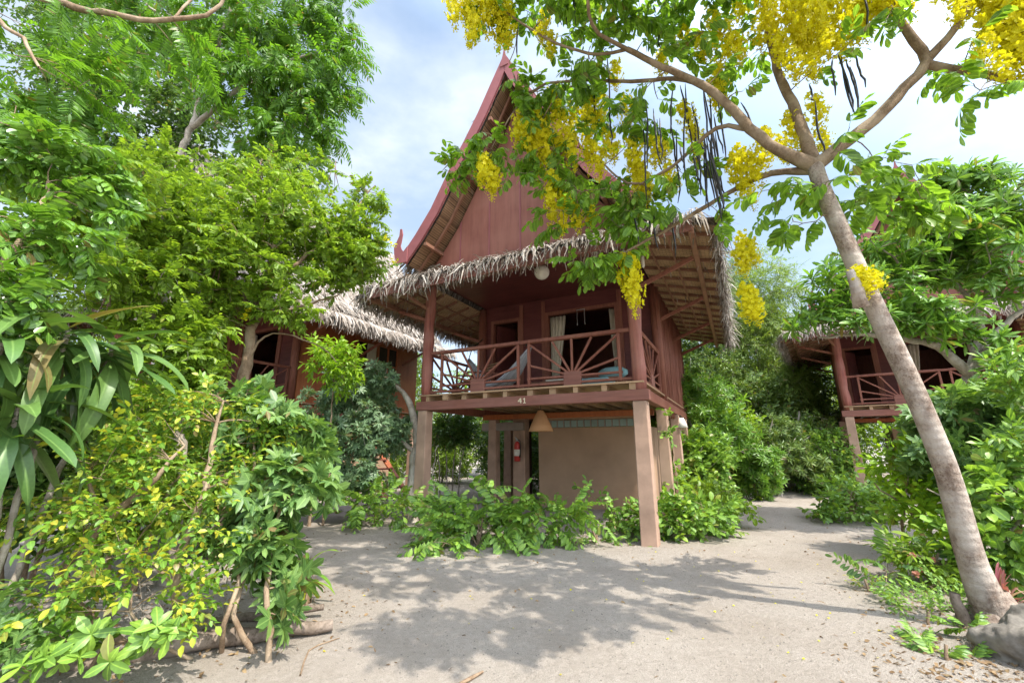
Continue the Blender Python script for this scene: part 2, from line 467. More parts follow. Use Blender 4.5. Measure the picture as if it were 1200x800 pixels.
class Skel:
    """woody skeleton: hand-placed limbs, then twigs that reach every tip"""
    def __init__(s): s.N = np.zeros((0, 3)); s.Rr = np.zeros(0); s.V = []; s.L = []; s.n = 0
    def tube(s, P, r, n):
        N = len(P); Tn = np.gradient(P, axis=0); Tn = nrm(Tn)
        ref = np.array([1., .1, .05]) if abs(Tn[0, 0]) < .8 else np.array([.1, 1., .05])
        A = np.zeros_like(P)
        for i in range(N):
            ref = ref - Tn[i] * ref.dot(Tn[i]); ref /= np.linalg.norm(ref); A[i] = ref
        B = np.cross(Tn, A); an = np.arange(n) * 2 * np.pi / n
        V = P[:, None, :] + r[:, None, None] * (A[:, None, :] * np.cos(an)[None, :, None] + B[:, None, :] * np.sin(an)[None, :, None])
        s.V.append(V.reshape(-1, 3)); i = np.arange(N - 1)[:, None] * n; k = np.arange(n)[None, :]
        s.L.append(np.stack([i + k, i + (k + 1) % n, i + n + (k + 1) % n, i + n + k], axis=-1).reshape(-1) + s.n); s.n += N * n
    def limb(s, pts, rad, n=9, step=.12, wob=.0):
        P, r = smoothpath(pts, rad, step)
        if wob: P = P + rng.normal(0, wob, P.shape) * np.minimum(1, np.arange(len(P)) / 3.)[:, None]; r = r * (1 + rng.uniform(-.06, .06, len(r)))
        s.tube(P, r, n); s.N = np.vstack([s.N, P]); s.Rr = np.concatenate([s.Rr, r])
    def reach(s, tips, rt=.003, rmax=.02, minz=None, sag=.1, curve=.25, n=4, k=.012):
        """connect tips; returns list of twig polylines"""
        tips = np.array(tips); d0 = np.array([np.min(np.linalg.norm(s.N - t, axis=1)) for t in tips])
        out = [None] * len(tips)
        for ti in np.argsort(d0):
            t = tips[ti]; dv = t - s.N; dist = np.linalg.norm(dv, axis=1)
            cost = dist * (1 + .25 * np.maximum(0, -dv[:, 2] / np.maximum(dist, .01))) + .02 / np.maximum(s.Rr, .002) * .02
            if minz is not None: cost = cost + 5 * (s.N[:, 2] < minz)
            j = int(np.argmin(cost)); p = s.N[j]; ln = dist[j]; r0 = min(s.Rr[j] * .75, rt + k * ln, rmax)
            mid = (p + t) / 2 + np.array([0, 0, sag * ln]) + rng.normal(0, curve * ln * .35, 3)
            m = max(3, min(8, int(ln / .12) + 2)); u = np.linspace(0, 1, m)[:, None]
            P = (1 - u) ** 2 * p + 2 * u * (1 - u) * mid + u * u * t
            r = np.linspace(max(r0, rt), rt, m); s.tube(P, r, n)
            s.N = np.vstack([s.N, P[1:]]); s.Rr = np.concatenate([s.Rr, r[1:]]); out[ti] = P
        return out
    def mesh(s, name, origin=(0, 0, 0)):
        V = np.concatenate(s.V) - np.array(origin); L = np.concatenate(s.L)
        return npmesh(name, V, L, np.full(len(L) // 4, 4), True)

def clump_tips(clumps):
    """(px, py, depth, rx_px, ry_px, r_depth_m, n) -> world tips"""
    out = []
    for (px, py, y, rx, ry, rd, n) in clumps:
        c = at(px, py, y); k = pxm(c)
        q = nrm(rng.normal(size=(n, 3))) * rng.random((n, 1)) ** .45
        out.append(c + q * np.array([rx * k, rd, ry * k]))
    return np.concatenate(out)

def ball_tips(balls):
    out = []
    for (c, r, n) in balls:
        q = nrm(rng.normal(size=(n, 3))) * rng.random((n, 1)) ** .45
        out.append(np.array(c) + q * np.array(r))
    return np.concatenate(out)

def leafy(fol, twigs, per=3, sc=(.8, 1.15), up=.25, out=.6, hang=0., jit=.5, back=.6):
    """put leaf templates along the outer part of every twig"""
    for P in twigs:
        if P is None: continue
        m = len(P); tdir = P[-1] - P[-2]; tdir = tdir / max(1e-6, np.linalg.norm(tdir))
        for i in range(per):
            f = 1 - back * i / max(1, per) ; x = f * (m - 1); a = int(min(m - 2, x)); p = P[a] + (P[a + 1] - P[a]) * (x - a)
            d = tdir * (out if i else 1.) + rng.normal(0, jit if i else jit * .5, 3) + np.array([0, 0, up - hang])
            fol.put(p, d, np.array([0, 0, 1]) + rng.normal(0, .3, 3), rng.uniform(*sc))

def plant(name, label, cat, base, limbs, tips, temps, lm, bm, per=3, sc=(.8, 1.15), up=.25, out=.6, hang=0., jit=.5, back=.6,
          group=None, rt=.003, rmax=.02, minz=None, sag=.1, curve=.25, crown='crown', trunk='trunk', wob=.012, ns=9, rk=.012, limbs2=(), lm2=None):
    base = np.array(base, dtype=float); o = thing(name, label, cat, base, group=group)
    sk = Skel()
    for pts, rad in limbs: sk.limb(pts, rad, ns, wob=wob)
    if limbs2:
        link(trunk, sk.mesh(trunk, base), bm, o); sk.V, sk.L, sk.n = [], [], 0
        for pts, rad in limbs2: sk.limb(pts, [r * .82 for r in rad], ns, wob=.004)
    tw = sk.reach(tips, rt, rmax, minz, sag, curve, k=rk)
    link('limbs' if limbs2 else trunk, sk.mesh('limbs' if limbs2 else trunk, base), lm2 or bm, o)
    fo = Fol(temps); leafy(fo, tw, per, sc, up, out, hang, jit, back)
    link(crown, fo.mesh(crown, base), lm, o)
    return o, sk, tw

# ------------------------------------------------------------------ world and sun
SUN = Vector((.45, -.44, 1.)).normalized()
w = bpy.data.worlds.new('World'); SC.world = w; w.use_nodes = True
nt = w.node_tree; nt.nodes.clear()
wo = nt.nodes.new('ShaderNodeOutputWorld'); bg = nt.nodes.new('ShaderNodeBackground'); bg.inputs[1].default_value = .15
sky = nt.nodes.new('ShaderNodeTexSky'); sky.sky_type = 'NISHITA'; sky.sun_disc = False
sky.sun_elevation = math.asin(SUN.z); sky.sun_rotation = math.atan2(SUN.x, SUN.y); sky.air_density = 1.; sky.dust_density = 1.5
tc = nt.nodes.new('ShaderNodeTexCoord'); mp = nt.nodes.new('ShaderNodeMapping'); mp.inputs['Scale'].default_value = (1, 1, 1.9); mp.inputs['Location'].default_value = (.35, .2, 0)
nt.links.new(tc.outputs['Generated'], mp.inputs[0])
cn = noise(nt, mp.outputs[0], 1.7, 7, .52)
cn2 = noise(nt, mp.outputs[0], 3.7, 6, .55)
mask = ramp(nt, cn, [(.38, (.08, .08, .08)), (.52, (.5, .5, .5)), (.66, (1, 1, 1))]).outputs[0]
cc = ramp(nt, cn2, [(.36, (2.0, 2.4, 2.9)), (.62, (3.9, 4.1, 4.3))]).outputs[0]
blue = mixc(nt, .38, sky.outputs[0], (2.0, 2.55, 3.1))
fin = mixc(nt, mask, blue, cc)
# added fill: unseen sky round the sun, behind the camera, brightened to lift shadows
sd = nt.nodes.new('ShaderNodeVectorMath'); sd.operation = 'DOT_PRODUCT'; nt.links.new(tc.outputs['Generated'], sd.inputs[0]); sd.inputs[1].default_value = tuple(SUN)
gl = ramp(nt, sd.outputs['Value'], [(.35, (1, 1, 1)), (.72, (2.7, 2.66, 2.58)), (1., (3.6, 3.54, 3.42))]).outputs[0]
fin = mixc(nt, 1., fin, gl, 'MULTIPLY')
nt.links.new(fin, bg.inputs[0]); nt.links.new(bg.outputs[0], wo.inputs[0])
sl = bpy.data.lights.new('sun', 'SUN'); sl.energy = 3.2; sl.angle = R(.5); sl.color = (1, .95, .86)
so = bpy.data.objects.new('sun', sl); so.rotation_euler = SUN.to_track_quat('Z', 'Y').to_euler(); so.location = (10, -8, 20); COL.objects.link(so)
SC.view_settings.view_transform = 'Standard'; SC.view_settings.look = 'None'; SC.view_settings.exposure = 1.2; SC.view_settings.gamma = 1
SC.render.engine = 'CYCLES'; SC.cycles.use_denoising = True
SC.cycles.max_bounces = 8; SC.cycles.transmission_bounces = 6; SC.cycles.diffuse_bounces = 4; SC.cycles.transparent_max_bounces = 6

# ------------------------------------------------------------------ ground
def gz(x, y):
    z = .10 * mnoise.noise((x * .23, y * .23, 1.7)) + .035 * mnoise.noise((x * .9, y * .9, 5.)) + .016 * mnoise.noise((x * 3.1, y * 3.1, 9.)) + .010 * mnoise.noise((x * 6.3, y * 5.1, 3.))
    z *= min(1., max(.25, (y - 1) / 6.))
    z += .04 * math.exp(-((x - 4.2) ** 2 / 1.0 + (y - 3.3) ** 2 / 1.6))          # mound at the leaning tree
    z += .10 * math.exp(-((x + 3.2) ** 2 / 1.6 + (y - 3.4) ** 2 / 3.))
    z += .05 * max(0, math.sin((y - 8.3) * 1.3)) if 8.3 < y < 10.7 and x > 3 else 0
    d = math.hypot(x - 1, y - 8)
    return z if d < 25 else z * max(0, 1 - (d - 25) / 15)

def ground():
    def axis(a, b, lo, hi, st):
        c = list(np.arange(a, b + 1e-6, st)); s = st; x = a
        left = []; 
        while x > lo: s *= 1.25; x -= s; left.append(x)
        right = []; s = st; x = b
        while x < hi: s *= 1.25; x += s; right.append(x)
        return left[::-1] + c + right
    xs = axis(-7, 9, -400, 400, .09); ys = axis(1.2, 13, -400, 600, .09)
    V = np.array([(x, y, gz(x, y)) for y in ys for x in xs]); nx, ny = len(xs), len(ys)
    i = np.arange(ny - 1)[:, None] * nx; k = np.arange(nx - 1)[None, :]
    L = np.stack([i + k, i + k + 1, i + k + 1 + nx, i + k + nx], axis=-1).reshape(-1)
    m, nt, out = newmat('pale_sand')
    v = coords(nt)
    g1 = noise(nt, v, 130, 3, .7); g2 = noise(nt, v, 22, 5, .6); g3 = noise(nt, v, .8, 4, .6); g4 = noise(nt, v, 5, 4, .6)
    c = ramp(nt, g1, [(.32, (.255, .218, .182)), (.5, (.352, .308, .262)), (.66, (.43, .382, .33))]).outputs[0]
    c = mixc(nt, ramp(nt, g3, [(.45, (0, 0, 0)), (.68, (.55, .55, .55))]).outputs[0], c, (.27, .225, .18))
    c = mixc(nt, .35, c, ramp(nt, g2, [(.3, (.55, .52, .5)), (.7, (1, 1, 1))]).outputs[0], 'MULTIPLY')
    # dark grit and pale chips
    vo = nt.nodes.new('ShaderNodeTexVoronoi'); vo.inputs['Scale'].default_value = 55; nt.links.new(v, vo.inputs[0])
    gr = ramp(nt, vo.outputs['Distance'], [(.10, (1, 1, 1)), (.16, (0, 0, 0))]).outputs[0]
    sel = ramp(nt, vo.outputs['Color'], [(.62, (0, 0, 0)), (.7, (1, 1, 1))]).outputs[0]
    c = mixc(nt, mixc(nt, 1., gr, sel, 'MULTIPLY'), c, (.17, .14, .11))
    h = mixc(nt, .5, g4, g1)
    h = mixc(nt, .4, h, g2)
    principled(nt, out, c, .95, bump(nt, h, .95, .05), .15)
    o = link('ground', npmesh('ground', V, L, np.full(len(L) // 4, 4), True), m)
    tag(o, 'pale sandy ground of the garden path', kind='structure')
ground()

# ------------------------------------------------------------------ stilt houses
ROOF_O = [(0, 9.32), (.32, 8.70), (.62, 8.11), (.95, 7.55), (1.23, 7.11), (1.74, 6.19), (2.12, 5.68), (2.50, 5.24)]
XC = -2.145
bladesF = [blade(.34, wd, b, i) for i, (b, wd) in enumerate(((.2, .018), (.45, .022), (.75, .026), (.1, .014), (.55, .042), (.9, .034)))]
bladesL = [blade(.5, .03, b, i + 9) for i, b in enumerate((.05, .15, .25, .1))]
for t in bladesF + bladesL: pass

def offset_profile(prof, d):
    out = []
    for i, (x, z) in enumerate(prof):
        a = prof[max(0, i - 1)]; b = prof[min(len(prof) - 1, i + 1)]; tx, tz = b[0] - a[0], b[1] - a[1]; l = math.hypot(tx, tz)
        nx, nz = tz / l, -tx / l
        if i == 0: out.append((0, z - d * 1.9))
        else: out.append((x + nx * d, z + nz * d))
    return out

def fringe(fol, p, q, outd, n, ln=(.7, 1.2), spread=.35, down=1., inset=.1, up=None):
    p, q, outd = np.array(p, float), np.array(q, float), np.array(outd, float)
    tdir = nrm((q - p)[None])[0]; L = np.linalg.norm(q - p)
    cl = np.cumsum(rng.uniform(.2, 1.8, max(3, n // 14))); cl = cl / cl[-1]
    for i in range(n):
        s = rng.random()
        if rng.random() < .5: s = cl[rng.integers(0, len(cl))] + rng.normal(0, .012)
        s = min(1, max(0, s))
        d = outd * rng.uniform(.35, 1.) + np.array([0, 0, -down]) * rng.uniform(.3, 1.1) + tdir * rng.normal(0, spread) + rng.normal(0, .12, 3)
        fol.put(p + (q - p) * s - outd * rng.uniform(0, inset) + np.array([0, 0, rng.normal(0, .025)]), d, outd * .5 + np.array([0, 0, 1]) + rng.normal(0, .3, 3), rng.uniform(*ln))

def thatch_slope(fol, a, b, c, d, n, sc=(.8, 1.3)):
    """blades lying on the slope a-b (top edge) to d-c (bottom edge)"""
    a, b, c, d = (np.array(x, float) for x in (a, b, c, d))
    dn = nrm(((d + c) / 2 - (a + b) / 2)[None])[0]; nn = np.cross(b - a, dn); nn = nn / np.linalg.norm(nn); nn *= np.sign(nn[2] + 1e-9)
    for i in range(n):
        s, t = rng.random(), rng.random()
        p = (a + (b - a) * s) * (1 - t) + (d + (c - d) * s) * t
        fol.put(p + nn * rng.uniform(0, .03), dn + nn * rng.uniform(-.02, .22) + rng.normal(0, .16, 3), nn + rng.normal(0, .2, 3), rng.uniform(*sc))

def rail_panel(root, mp, s0, s1, zb, zt, w=.045, mid=True, dens=1):
    """sunburst railing panel between s0 and s1; mp(s, z) -> local point; top rail is the part, the rest its sub-parts"""
    def bar(name, a, b, ww, par):
        m = MB(); m.beam(mp(*a), mp(*b), ww, ww, (0.3, .2, 1) if abs(a[1] - b[1]) < .02 else (0, 1, 0)); return m.build(name, M['maroon'], par, bevel=.006)
    sc = (s0 + s1) / 2; h = zt - zb
    top = bar('railing', (s0, zt), (s1, zt), .065, root)
    bar('bottom_rail', (s0, zb), (s1, zb), w, top); bar('bottom_rail', (s0, zb + .115), (s1, zb + .115), w * .85, top)
    a0, a1 = s0 + .04, s1 - .04
    for s in (a0, a1): bar('baluster', (s, zb - .03), (s, zt - .03), .05, top)
    hz = zb + .12
    for (s, z) in ((a0, zb + .45 * h), (a0 + .02, zt - .06), (sc - .21 * (s1 - s0), zt - .04), (sc, zt - .03), (sc + .21 * (s1 - s0), zt - .04), (a1 - .02, zt - .06), (a1, zb + .45 * h)):
        bar('spoke', (sc, hz), (s, z), w * .85, top)
    m = MB(); p, q = mp(sc - .16, zb - .06), mp(sc + .16, zb - .06); m.beam(Vector(p) + Vector((0, 0, .125)), Vector(q) + Vector((0, 0, .125)), .06, .25); m.build('hub', M['maroon_h'], top, bevel=.01)
    return top

def stilt_house(name, label, loc, yaw, D=6.6, D2=7.5, main=False, side='board', group=None, posts=None):
    L = 4.29
    o = thing(name, label, 'stilt house', loc, -yaw, group)
    P = lambda mb, n, mat, bev=0., par=None: mb.build(n, mat, par or o, bevel=bev)
    FZ = 2.40      # veranda floor level
    # concrete stilts
    for i, (x, y, wd) in enumerate(posts or [(0, 0, .25), (-L, 0, .25), (.06, 1.7, .22), (.06, 3.6, .22), (.06, 5.2, .22), (-L - .1, 3., .26), (-L - .5, 4.6, .26), (-L, D, .26), (0, D, .24)]):
        h = wd / 2; m = MB(); t = .86
        vs = [(x + sx * h, y + sy * h, -.35) for sx, sy in ((-1, -1), (1, -1), (1, 1), (-1, 1))] + [(x + sx * h * t, y + sy * h * t, 2.085) for sx, sy in ((-1, -1), (1, -1), (1, 1), (-1, 1))]
        m.add(vs, [(3, 2, 1, 0), (4, 5, 6, 7), (0, 1, 5, 4), (1, 2, 6, 5), (2, 3, 7, 6), (3, 0, 4, 7)]); P(m, 'concrete_stilt', M['concrete'], .015)
    # veranda timber posts
    for x in (0, -L):
        m = MB(); zs = np.linspace(2.27, 4.86, 9); m.tube([(x + random.uniform(-.012, .012), random.uniform(-.012, .012), z) for z in zs], [.108 + random.uniform(-.008, .01) for _ in zs], 12, wob=.14); P(m, 'timber_post', M['redlog'])
    for x in (.02, -L - .02):
        m = MB(); m.tube([(x, 2.2, 2.3), (x, 2.2, 4.86)], .1, 10, wob=.1); P(m, 'timber_post', M['maroon'])
    m = MB(); m.box(-L - .16, .16, -.12, .06, 2.09, 2.265); P(m, 'front_beam', M['maroon_h'], .012)
    m = MB(); m.box(.0, .13, .07, D, 2.10, 2.27); m.box(-L - .13, -L, .07, D, 2.10, 2.27); P(m, 'side_beam', M['maroon'], .01)
    m = MB(); m.box(-L + .15, -.15, 2.0, 2.14, 2.0, 2.12); P(m, 'cross_beam', M['orange'], .01)
    m = MB()
    for i in range(10):
        x = -L + .12 + i * .45; w_ = random.uniform(.038, .062); x += random.uniform(-.04, .04); m.box(x - w_, x + w_, -.10 + random.uniform(-.035, .03), D - .1, 2.268, 2.368)
    P(m, 'floor_joist', M['tan'])
    m = MB(); k = 0; y = -.13
    while y < D:
        m.box(-L - .08, .09, y, y + .125, 2.370, 2.372 + .027); y += .132
    P(m, 'floor_deck', M['tan'])
    rail_panel(o, lambda s, z: (s, 0.0, z), -3.96, -2.13, 2.46, 3.27); rail_panel(o, lambda s, z: (s, 0.0, z), -1.99, -.25, 2.46, 3.27)
    for a, b in ((-L, -3.96), (-2.13, -1.99), (-.25, -.05)):
        for z, ww in ((3.27, .06), (2.46, .042)): m = MB(); m.beam((a, 0, z), (b, 0, z), ww, ww); P(m, 'rail_connector', M['maroon'])
    rail_panel(o, lambda s, z: (.02, s, z), .12, 2.08, 2.46, 3.27, .035); rail_panel(o, lambda s, z: (-L - .02, s, z), .12, 2.08, 2.46, 3.27)
    # walls of the room: back wall of the veranda with door and window
    B = 2.25
    m = MB()
    for a, b, z0, z1 in ((-L, -4.04, 2.4, 5.0), (-4.04, -3.26, 4.5, 5.0), (-3.26, -2.52, 2.4, 5.0), (-2.52, -.82, 4.52, 5.0), (-2.52, -.82, 2.4, 2.88), (-.82, 0., 2.4, 5.0)): m.box(a, b, B, B + .08, z0, z1)
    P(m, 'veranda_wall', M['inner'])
    for a in (-L + .0, -3.75 + .55, -2.6, -.74):
        m = MB(); m.box(a - .05, a + .05, B - .03, B, 2.41, 4.85); P(m, 'wall_stud', M['maroon'], .006)
    fr = MB(); fr.box(-4.08, -4.0, B - .02, B + .1, 2.41, 4.54); fr.box(-3.30, -3.22, B - .02, B + .1, 2.41, 4.54); fr.box(-4.0, -3.30, B - .02, B + .1, 4.46, 4.54)
    d_ = P(fr, 'door_frame', M['maroon'], .006)
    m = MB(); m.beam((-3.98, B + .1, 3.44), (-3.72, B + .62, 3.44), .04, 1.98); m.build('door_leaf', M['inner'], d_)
    fr = MB(); fr.box(-2.56, -2.48, B - .02, B + .1, 2.84, 4.56); fr.box(-.86, -.78, B - .02, B + .1, 2.84, 4.56); fr.box(-2.48, -.86, B - .02, B + .1, 4.48, 4.56); fr.box(-2.48, -.86, B - .04, B + .1, 2.84, 2.92)
    w_ = P(fr, 'window_frame', M['maroon'], .006)
    for x0, x1, lean in ((-2.47, -2.08, .14), (-1.02, -.88, -.05)):
        m = MB(); N = 14; vs = []
        for j, z in enumerate((4.46, 4.1, 3.7, 3.3, 2.93)):
            sh = 1 - .55 * (j / 4.) ** 1.2
            for i in range(N + 1):
                s = i / N; x = x0 + (x1 - x0) * s * sh if lean > 0 else x1 - (x1 - x0) * (1 - s) * sh
                vs.append((x, B + .13 + .03 * math.sin(s * 26), z))
        m.add(vs, [(r * (N + 1) + i, r * (N + 1) + i + 1, (r + 1) * (N + 1) + i + 1, (r + 1) * (N + 1) + i) for r in range(4) for i in range(N)], True)
        c_ = m.build('curtain', M['curtain'], w_); so_ = c_.modifiers.new('thick', 'SOLIDIFY'); so_.thickness = .006
    # side and rear walls
    wall = M['orangeboard'] if side == 'board' else M['maroon']
    wins = (4.2, 6.1) if side == 'board' else None
    m = MB()
    if wins:
        y0, y1 = wins; m.box(-.04, .04, B + .08, y0, 2.14, 5.0); m.box(-.04, .04, y1, D, 2.14, 5.0); m.box(-.04, .04, y0, y1, 2.14, 3.25); m.box(-.04, .04, y0, y1, 4.55, 5.0)
    else: m.box(-.04, .04, B + .08, D, 2.14, 5.0)
    sw = P(m, 'side_wall', wall)
    if wins:
        f = MB(); y0, y1 = wins; ym = y0 + .95
        f.box(-.03, .06, y0, y0 + .06, 3.25, 4.55); f.box(-.03, .06, y1 - .06, y1, 3.25, 4.55); f.box(-.03, .06, y0 + .06, y1 - .06, 4.48, 4.55); f.box(-.03, .06, y0 + .06, y1 - .06, 3.25, 3.32); f.box(-.03, .06, ym - .03, ym + .03, 3.32, 4.48)
        f.box(-.01, .05, ym + .03, y1 - .06, 3.86, 3.90); f.box(-.015, .045, (ym + y1) / 2 - .02, (ym + y1) / 2 + .02, 3.32, 4.48)
        wf = P(f, 'side_window', M['orangeboard'], .005)
        m = MB(); m.box(-.02, -.01, ym + .03, y1 - .06, 3.32, 4.48); m.build('pane', M['glass'], wf)
        m = MB(); m.box(.045, .085, y0 + .45, y0 + .82, 3.30, 4.46); m.build('shutter', M['curtain'], wf, bevel=.006)
    else:
        m = MB(); y = B - .02; j = 0
        while y < D:
            for k in range(2):
                lean = .16 * (1 if (j + k) % 2 else -1) + random.uniform(-.05, .05)
                x = .052 + .022 * k; z0 = 2.02 + random.uniform(-.05, .05)
                m.tube([(x, y, z0), (x + random.uniform(-.01, .01), y + lean * .5, 3.4), (x, y + lean, 4.85)], [.016, .015, .013], 5)
            y += .105; j += 1
        m.build('slat_cladding', M['maroon'], sw)
    m = MB(); m.box(-L - .04, -L + .04, B + .08, D, 2.14, 5.0); P(m, 'side_wall', M['maroon'])
    m = MB(); m.box(-L + .04, -.04, D - .08, D, 2.14, 5.0); P(m, 'rear_wall', M['maroon'])
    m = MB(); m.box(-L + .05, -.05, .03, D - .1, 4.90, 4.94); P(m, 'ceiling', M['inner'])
    # head beams
    m = MB(); m.box(-L - .12, .12, -.07, .07, 4.78, 4.89); P(m, 'head_beam', M['maroon_h'], .01)
    # eave skirt: soffit, purlin, fascia, brackets, thatch
    E0, E1 = -L - 1.05, 1.05; FY = -.77
    def und(dx): return 4.80 - .265 * dx       # underside height, dx metres outside the post line
    so_ = MB()
    for sx in (1, -1):
        x0 = 0.02 if sx > 0 else -L - .02; x1 = x0 + sx * 1.38
        so_.add([(x0, FY * .98, und(0)), (x1, FY * .98, und(1.38)), (x1, D2, und(1.38)), (x0, D2, und(0))], [(0, 1, 2, 3) if sx < 0 else (3, 2, 1, 0)])
    so_.add([(-L - .02, FY, und(.95)), (.02, FY, und(.95)), (.02, 0, und(0) + .01), (-L - .02, 0, und(0) + .01)], [(3, 2, 1, 0)])
    so_ = P(so_, 'soffit', M['matting'])
    for sx in (1, -1):
        x0 = 0.0 if sx > 0 else -L
        b = MB(); y = FY + .25
        while y < D2: b.beam((x0 + sx * .05, y, und(.05) - .03), (x0 + sx * 1.34, y, und(1.34) - .03), .045, .05); y += .52
        for dx in (.34, .68): b.beam((x0 + sx * dx, FY, und(dx) - .075), (x0 + sx * dx, D2, und(dx) - .075), .03, .03)
        b.build('soffit_batten', M['batten'], so_)
        m = MB(); m.beam((x0 + sx * 1.03, FY - .02, und(1.03) - .09), (x0 + sx * 1.03, D2, und(1.03) - .09), .08, .11); P(m, 'eave_purlin', M['batten'], .008)
        for y in (.1, 2.3, 4.4, 6.3):
            m = MB(); m.beam((x0 + sx * .06, y, 4.02), (x0 + sx * .98, y, und(.98) - .16), .05, .07); P(m, 'eave_bracket', M['maroon'], .006)
        m = MB(); m.beam((x0 + sx * .03, -.05, 4.25), (x0 + sx * .25, FY + .05, 4.5), .045, .06); P(m, 'eave_bracket', M['batten'], .006)
    m = MB(); m.box(E0 - .0, E1 + .0, FY - .035, FY + .0, 4.42, 4.62); P(m, 'front_fascia', M['maroon_h'], .006)
    # thatch body of the skirt
    th = MB()
    zi, zo = 5.25, und(1.38) + .10
    xr0, xr1 = -.25, 1.40; xl0, xl1 = -L + .25, -L - 1.40
    th.add([(xr0, -.02, zi), (xr1, FY - .05, zo), (xr1, D2 + .05, zo), (xr0, D2 + .05, zi)], [(0, 1, 2, 3)])
    th.add([(xl0, -.02, zi), (xl1, FY - .05, zo), (xl1, D2 + .05, zo), (xl0, D2 + .05, zi)], [(3, 2, 1, 0)])
    th.add([(xl0, -.02, 5.02), (xr0, -.02, 5.02), (xr1 - .3, FY - .05, 4.66), (xl1 + .3, FY - .05, 4.66)], [(3, 2, 1, 0)])
    th.add([(xr1, FY - .05, zo), (xr1, D2, zo), (xr1, D2, zo - .09), (xr1, FY - .05, zo - .09)], [(0, 1, 2, 3)]); th.add([(xl1, FY - .05, zo), (xl1, D2, zo), (xl1, D2, zo - .09), (xl1, FY - .05, zo - .09)], [(3, 2, 1, 0)])
    thp = P(th, 'eave_thatch', M['thatch'])
    f = Fol(bladesF)
    fringe(f, (xl1 + .1, FY - .03, 4.74), (xr1 - .25, FY - .03, 4.74), (0, -1, 0), 2100, (.35, 1.15), .6, .75, .25)
    thatch_slope(f, (xl0, -.05, 5.05), (xr0, -.05, 5.05), (xr1 - .2, FY, 4.70), (xl1 + .2, FY, 4.70), 900)
    for sx, x1, x0 in ((1, xr1, xr0), (-1, xl1, xl0)):
        fringe(f, (x1 - sx * .03, FY, zo + .0), (x1 - sx * .03, D2, zo + .0), (sx, 0, 0), 2600, (.35, .95), .3, .8, .12)
        thatch_slope(f, (x0, 0, zi + .03), (x0, D2, zi + .03), (x1, D2, zo + .03), (x1, FY, zo + .03), 2600)
    link('thatch_fringe', f.mesh('thatch_fringe'), M['thatch'], thp)
    # main gable roof
    inn = offset_profile(ROOF_O, .24); YB = D2 + .3; Y0 = -.60
    def side_strip(mb, prof, sx, y0, y1, flip):
        n = len(prof); vs = [(XC + sx * x, y, z) for x, z in prof for y in (y0, y1)]
        fs = [(2 * i, 2 * i + 1, 2 * i + 3, 2 * i + 2) if flip else (2 * i, 2 * i + 2, 2 * i + 3, 2 * i + 1) for i in range(n - 1)]
        mb.add(vs, fs)
    rf = MB()
    for sx in (1, -1): side_strip(rf, ROOF_O, sx, Y0 + .03, YB, sx > 0)
    for sx in (1, -1):
        a, b = ROOF_O[-1], inn[-1]; rf.add([(XC + sx * a[0], Y0 + .03, a[1]), (XC + sx * a[0], YB, a[1]), (XC + sx * b[0], YB, b[1]), (XC + sx * b[0], Y0 + .03, b[1])], [(0, 1, 2, 3)])
    rfo = P(rf, 'gable_roof', M['thatch'])
    f = Fol(bladesL)
    for sx in (1, -1):
        for i in range(len(ROOF_O) - 1):
            (xa, za), (xb, zb) = ROOF_O[i], ROOF_O[i + 1]
            thatch_slope(f, (XC + sx * xa, Y0 + .1, za + .01), (XC + sx * xa, YB, za + .01), (XC + sx * xb, YB, zb + .01), (XC + sx * xb, Y0 + .1, zb + .01), 420)
        xa, za = ROOF_O[-1]; fringe(f, (XC + sx * xa, Y0 + .1, za), (XC + sx * xa, YB, za), (sx, 0, 0), 900, (.5, .9), .25, 1., .1)
    link('thatch_blades', f.mesh('thatch_blades'), M['thatch'], rfo)
    us = MB()
    for sx in (1, -1): side_strip(us, inn, sx, Y0 + .02, YB, sx < 0)
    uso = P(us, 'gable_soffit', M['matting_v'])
    bt = MB()
    for sx in (1, -1):
        for i in range(len(inn) - 1):
            (xa, za), (xb, zb) = inn[i], inn[i + 1]
            for y in (Y0 + .33,): bt.beam((XC + sx * (xa - .03), y, za - .02), (XC + sx * (xb - .03), y, zb - .02), .05, .05, (0, 1, 0))
        for i in (2, 4, 6):
            xa, za = inn[i]; bt.beam((XC + sx * (xa - .05), Y0, za - .05), (XC + sx * (xa - .05), 0, za - .05), .07, .07)
    bt.build('gable_batten', M['batten'], uso)
    # gable wall with vertical seams
    gi = offset_profile(ROOF_O, .30); poly = [(XC - gi[-1][0], 4.88)] + [(XC - x, z) for x, z in reversed(gi)] + [(XC + x, z) for x, z in gi[1:]] + [(XC + gi[-1][0], 4.88)]
    m = MB(); m.prism(poly, 1, 0.0, .05); gw = P(m, 'gable_wall', M['panel'])
    m = MB()
    for k in range(-2, 3):
        x = XC + .03 + k * .72; zt = np.interp(abs(x - XC), [p[0] for p in gi], [p[1] for p in gi]); m.box(x - .014, x + .014, -.012, -.001, 4.95, zt - .02)
    m.build('panel_batten', M['barge'], gw)
    # barge boards with hooked feet
    bi = offset_profile(ROOF_O, .20)
    for sx in (1, -1):
        po = [(x, z + .03) for x, z in ROOF_O]; poly = [(XC + sx * x, z) for x, z in po] + [(XC + sx * x, z - .0) for x, z in reversed(bi)]
        m = MB(); m.prism(poly, 1, Y0 - .05, Y0); b_ = P(m, 'barge_board', M['barge'], .008)
        hk = [(2.30, 5.14), (2.56, 5.14), (2.64, 5.34), (2.665, 5.52), (2.60, 5.66), (2.535, 5.78), (2.525, 5.93), (2.49, 5.93), (2.455, 5.80), (2.475, 5.66), (2.50, 5.54), (2.46, 5.44), (2.40, 5.38), (2.30, 5.48)]
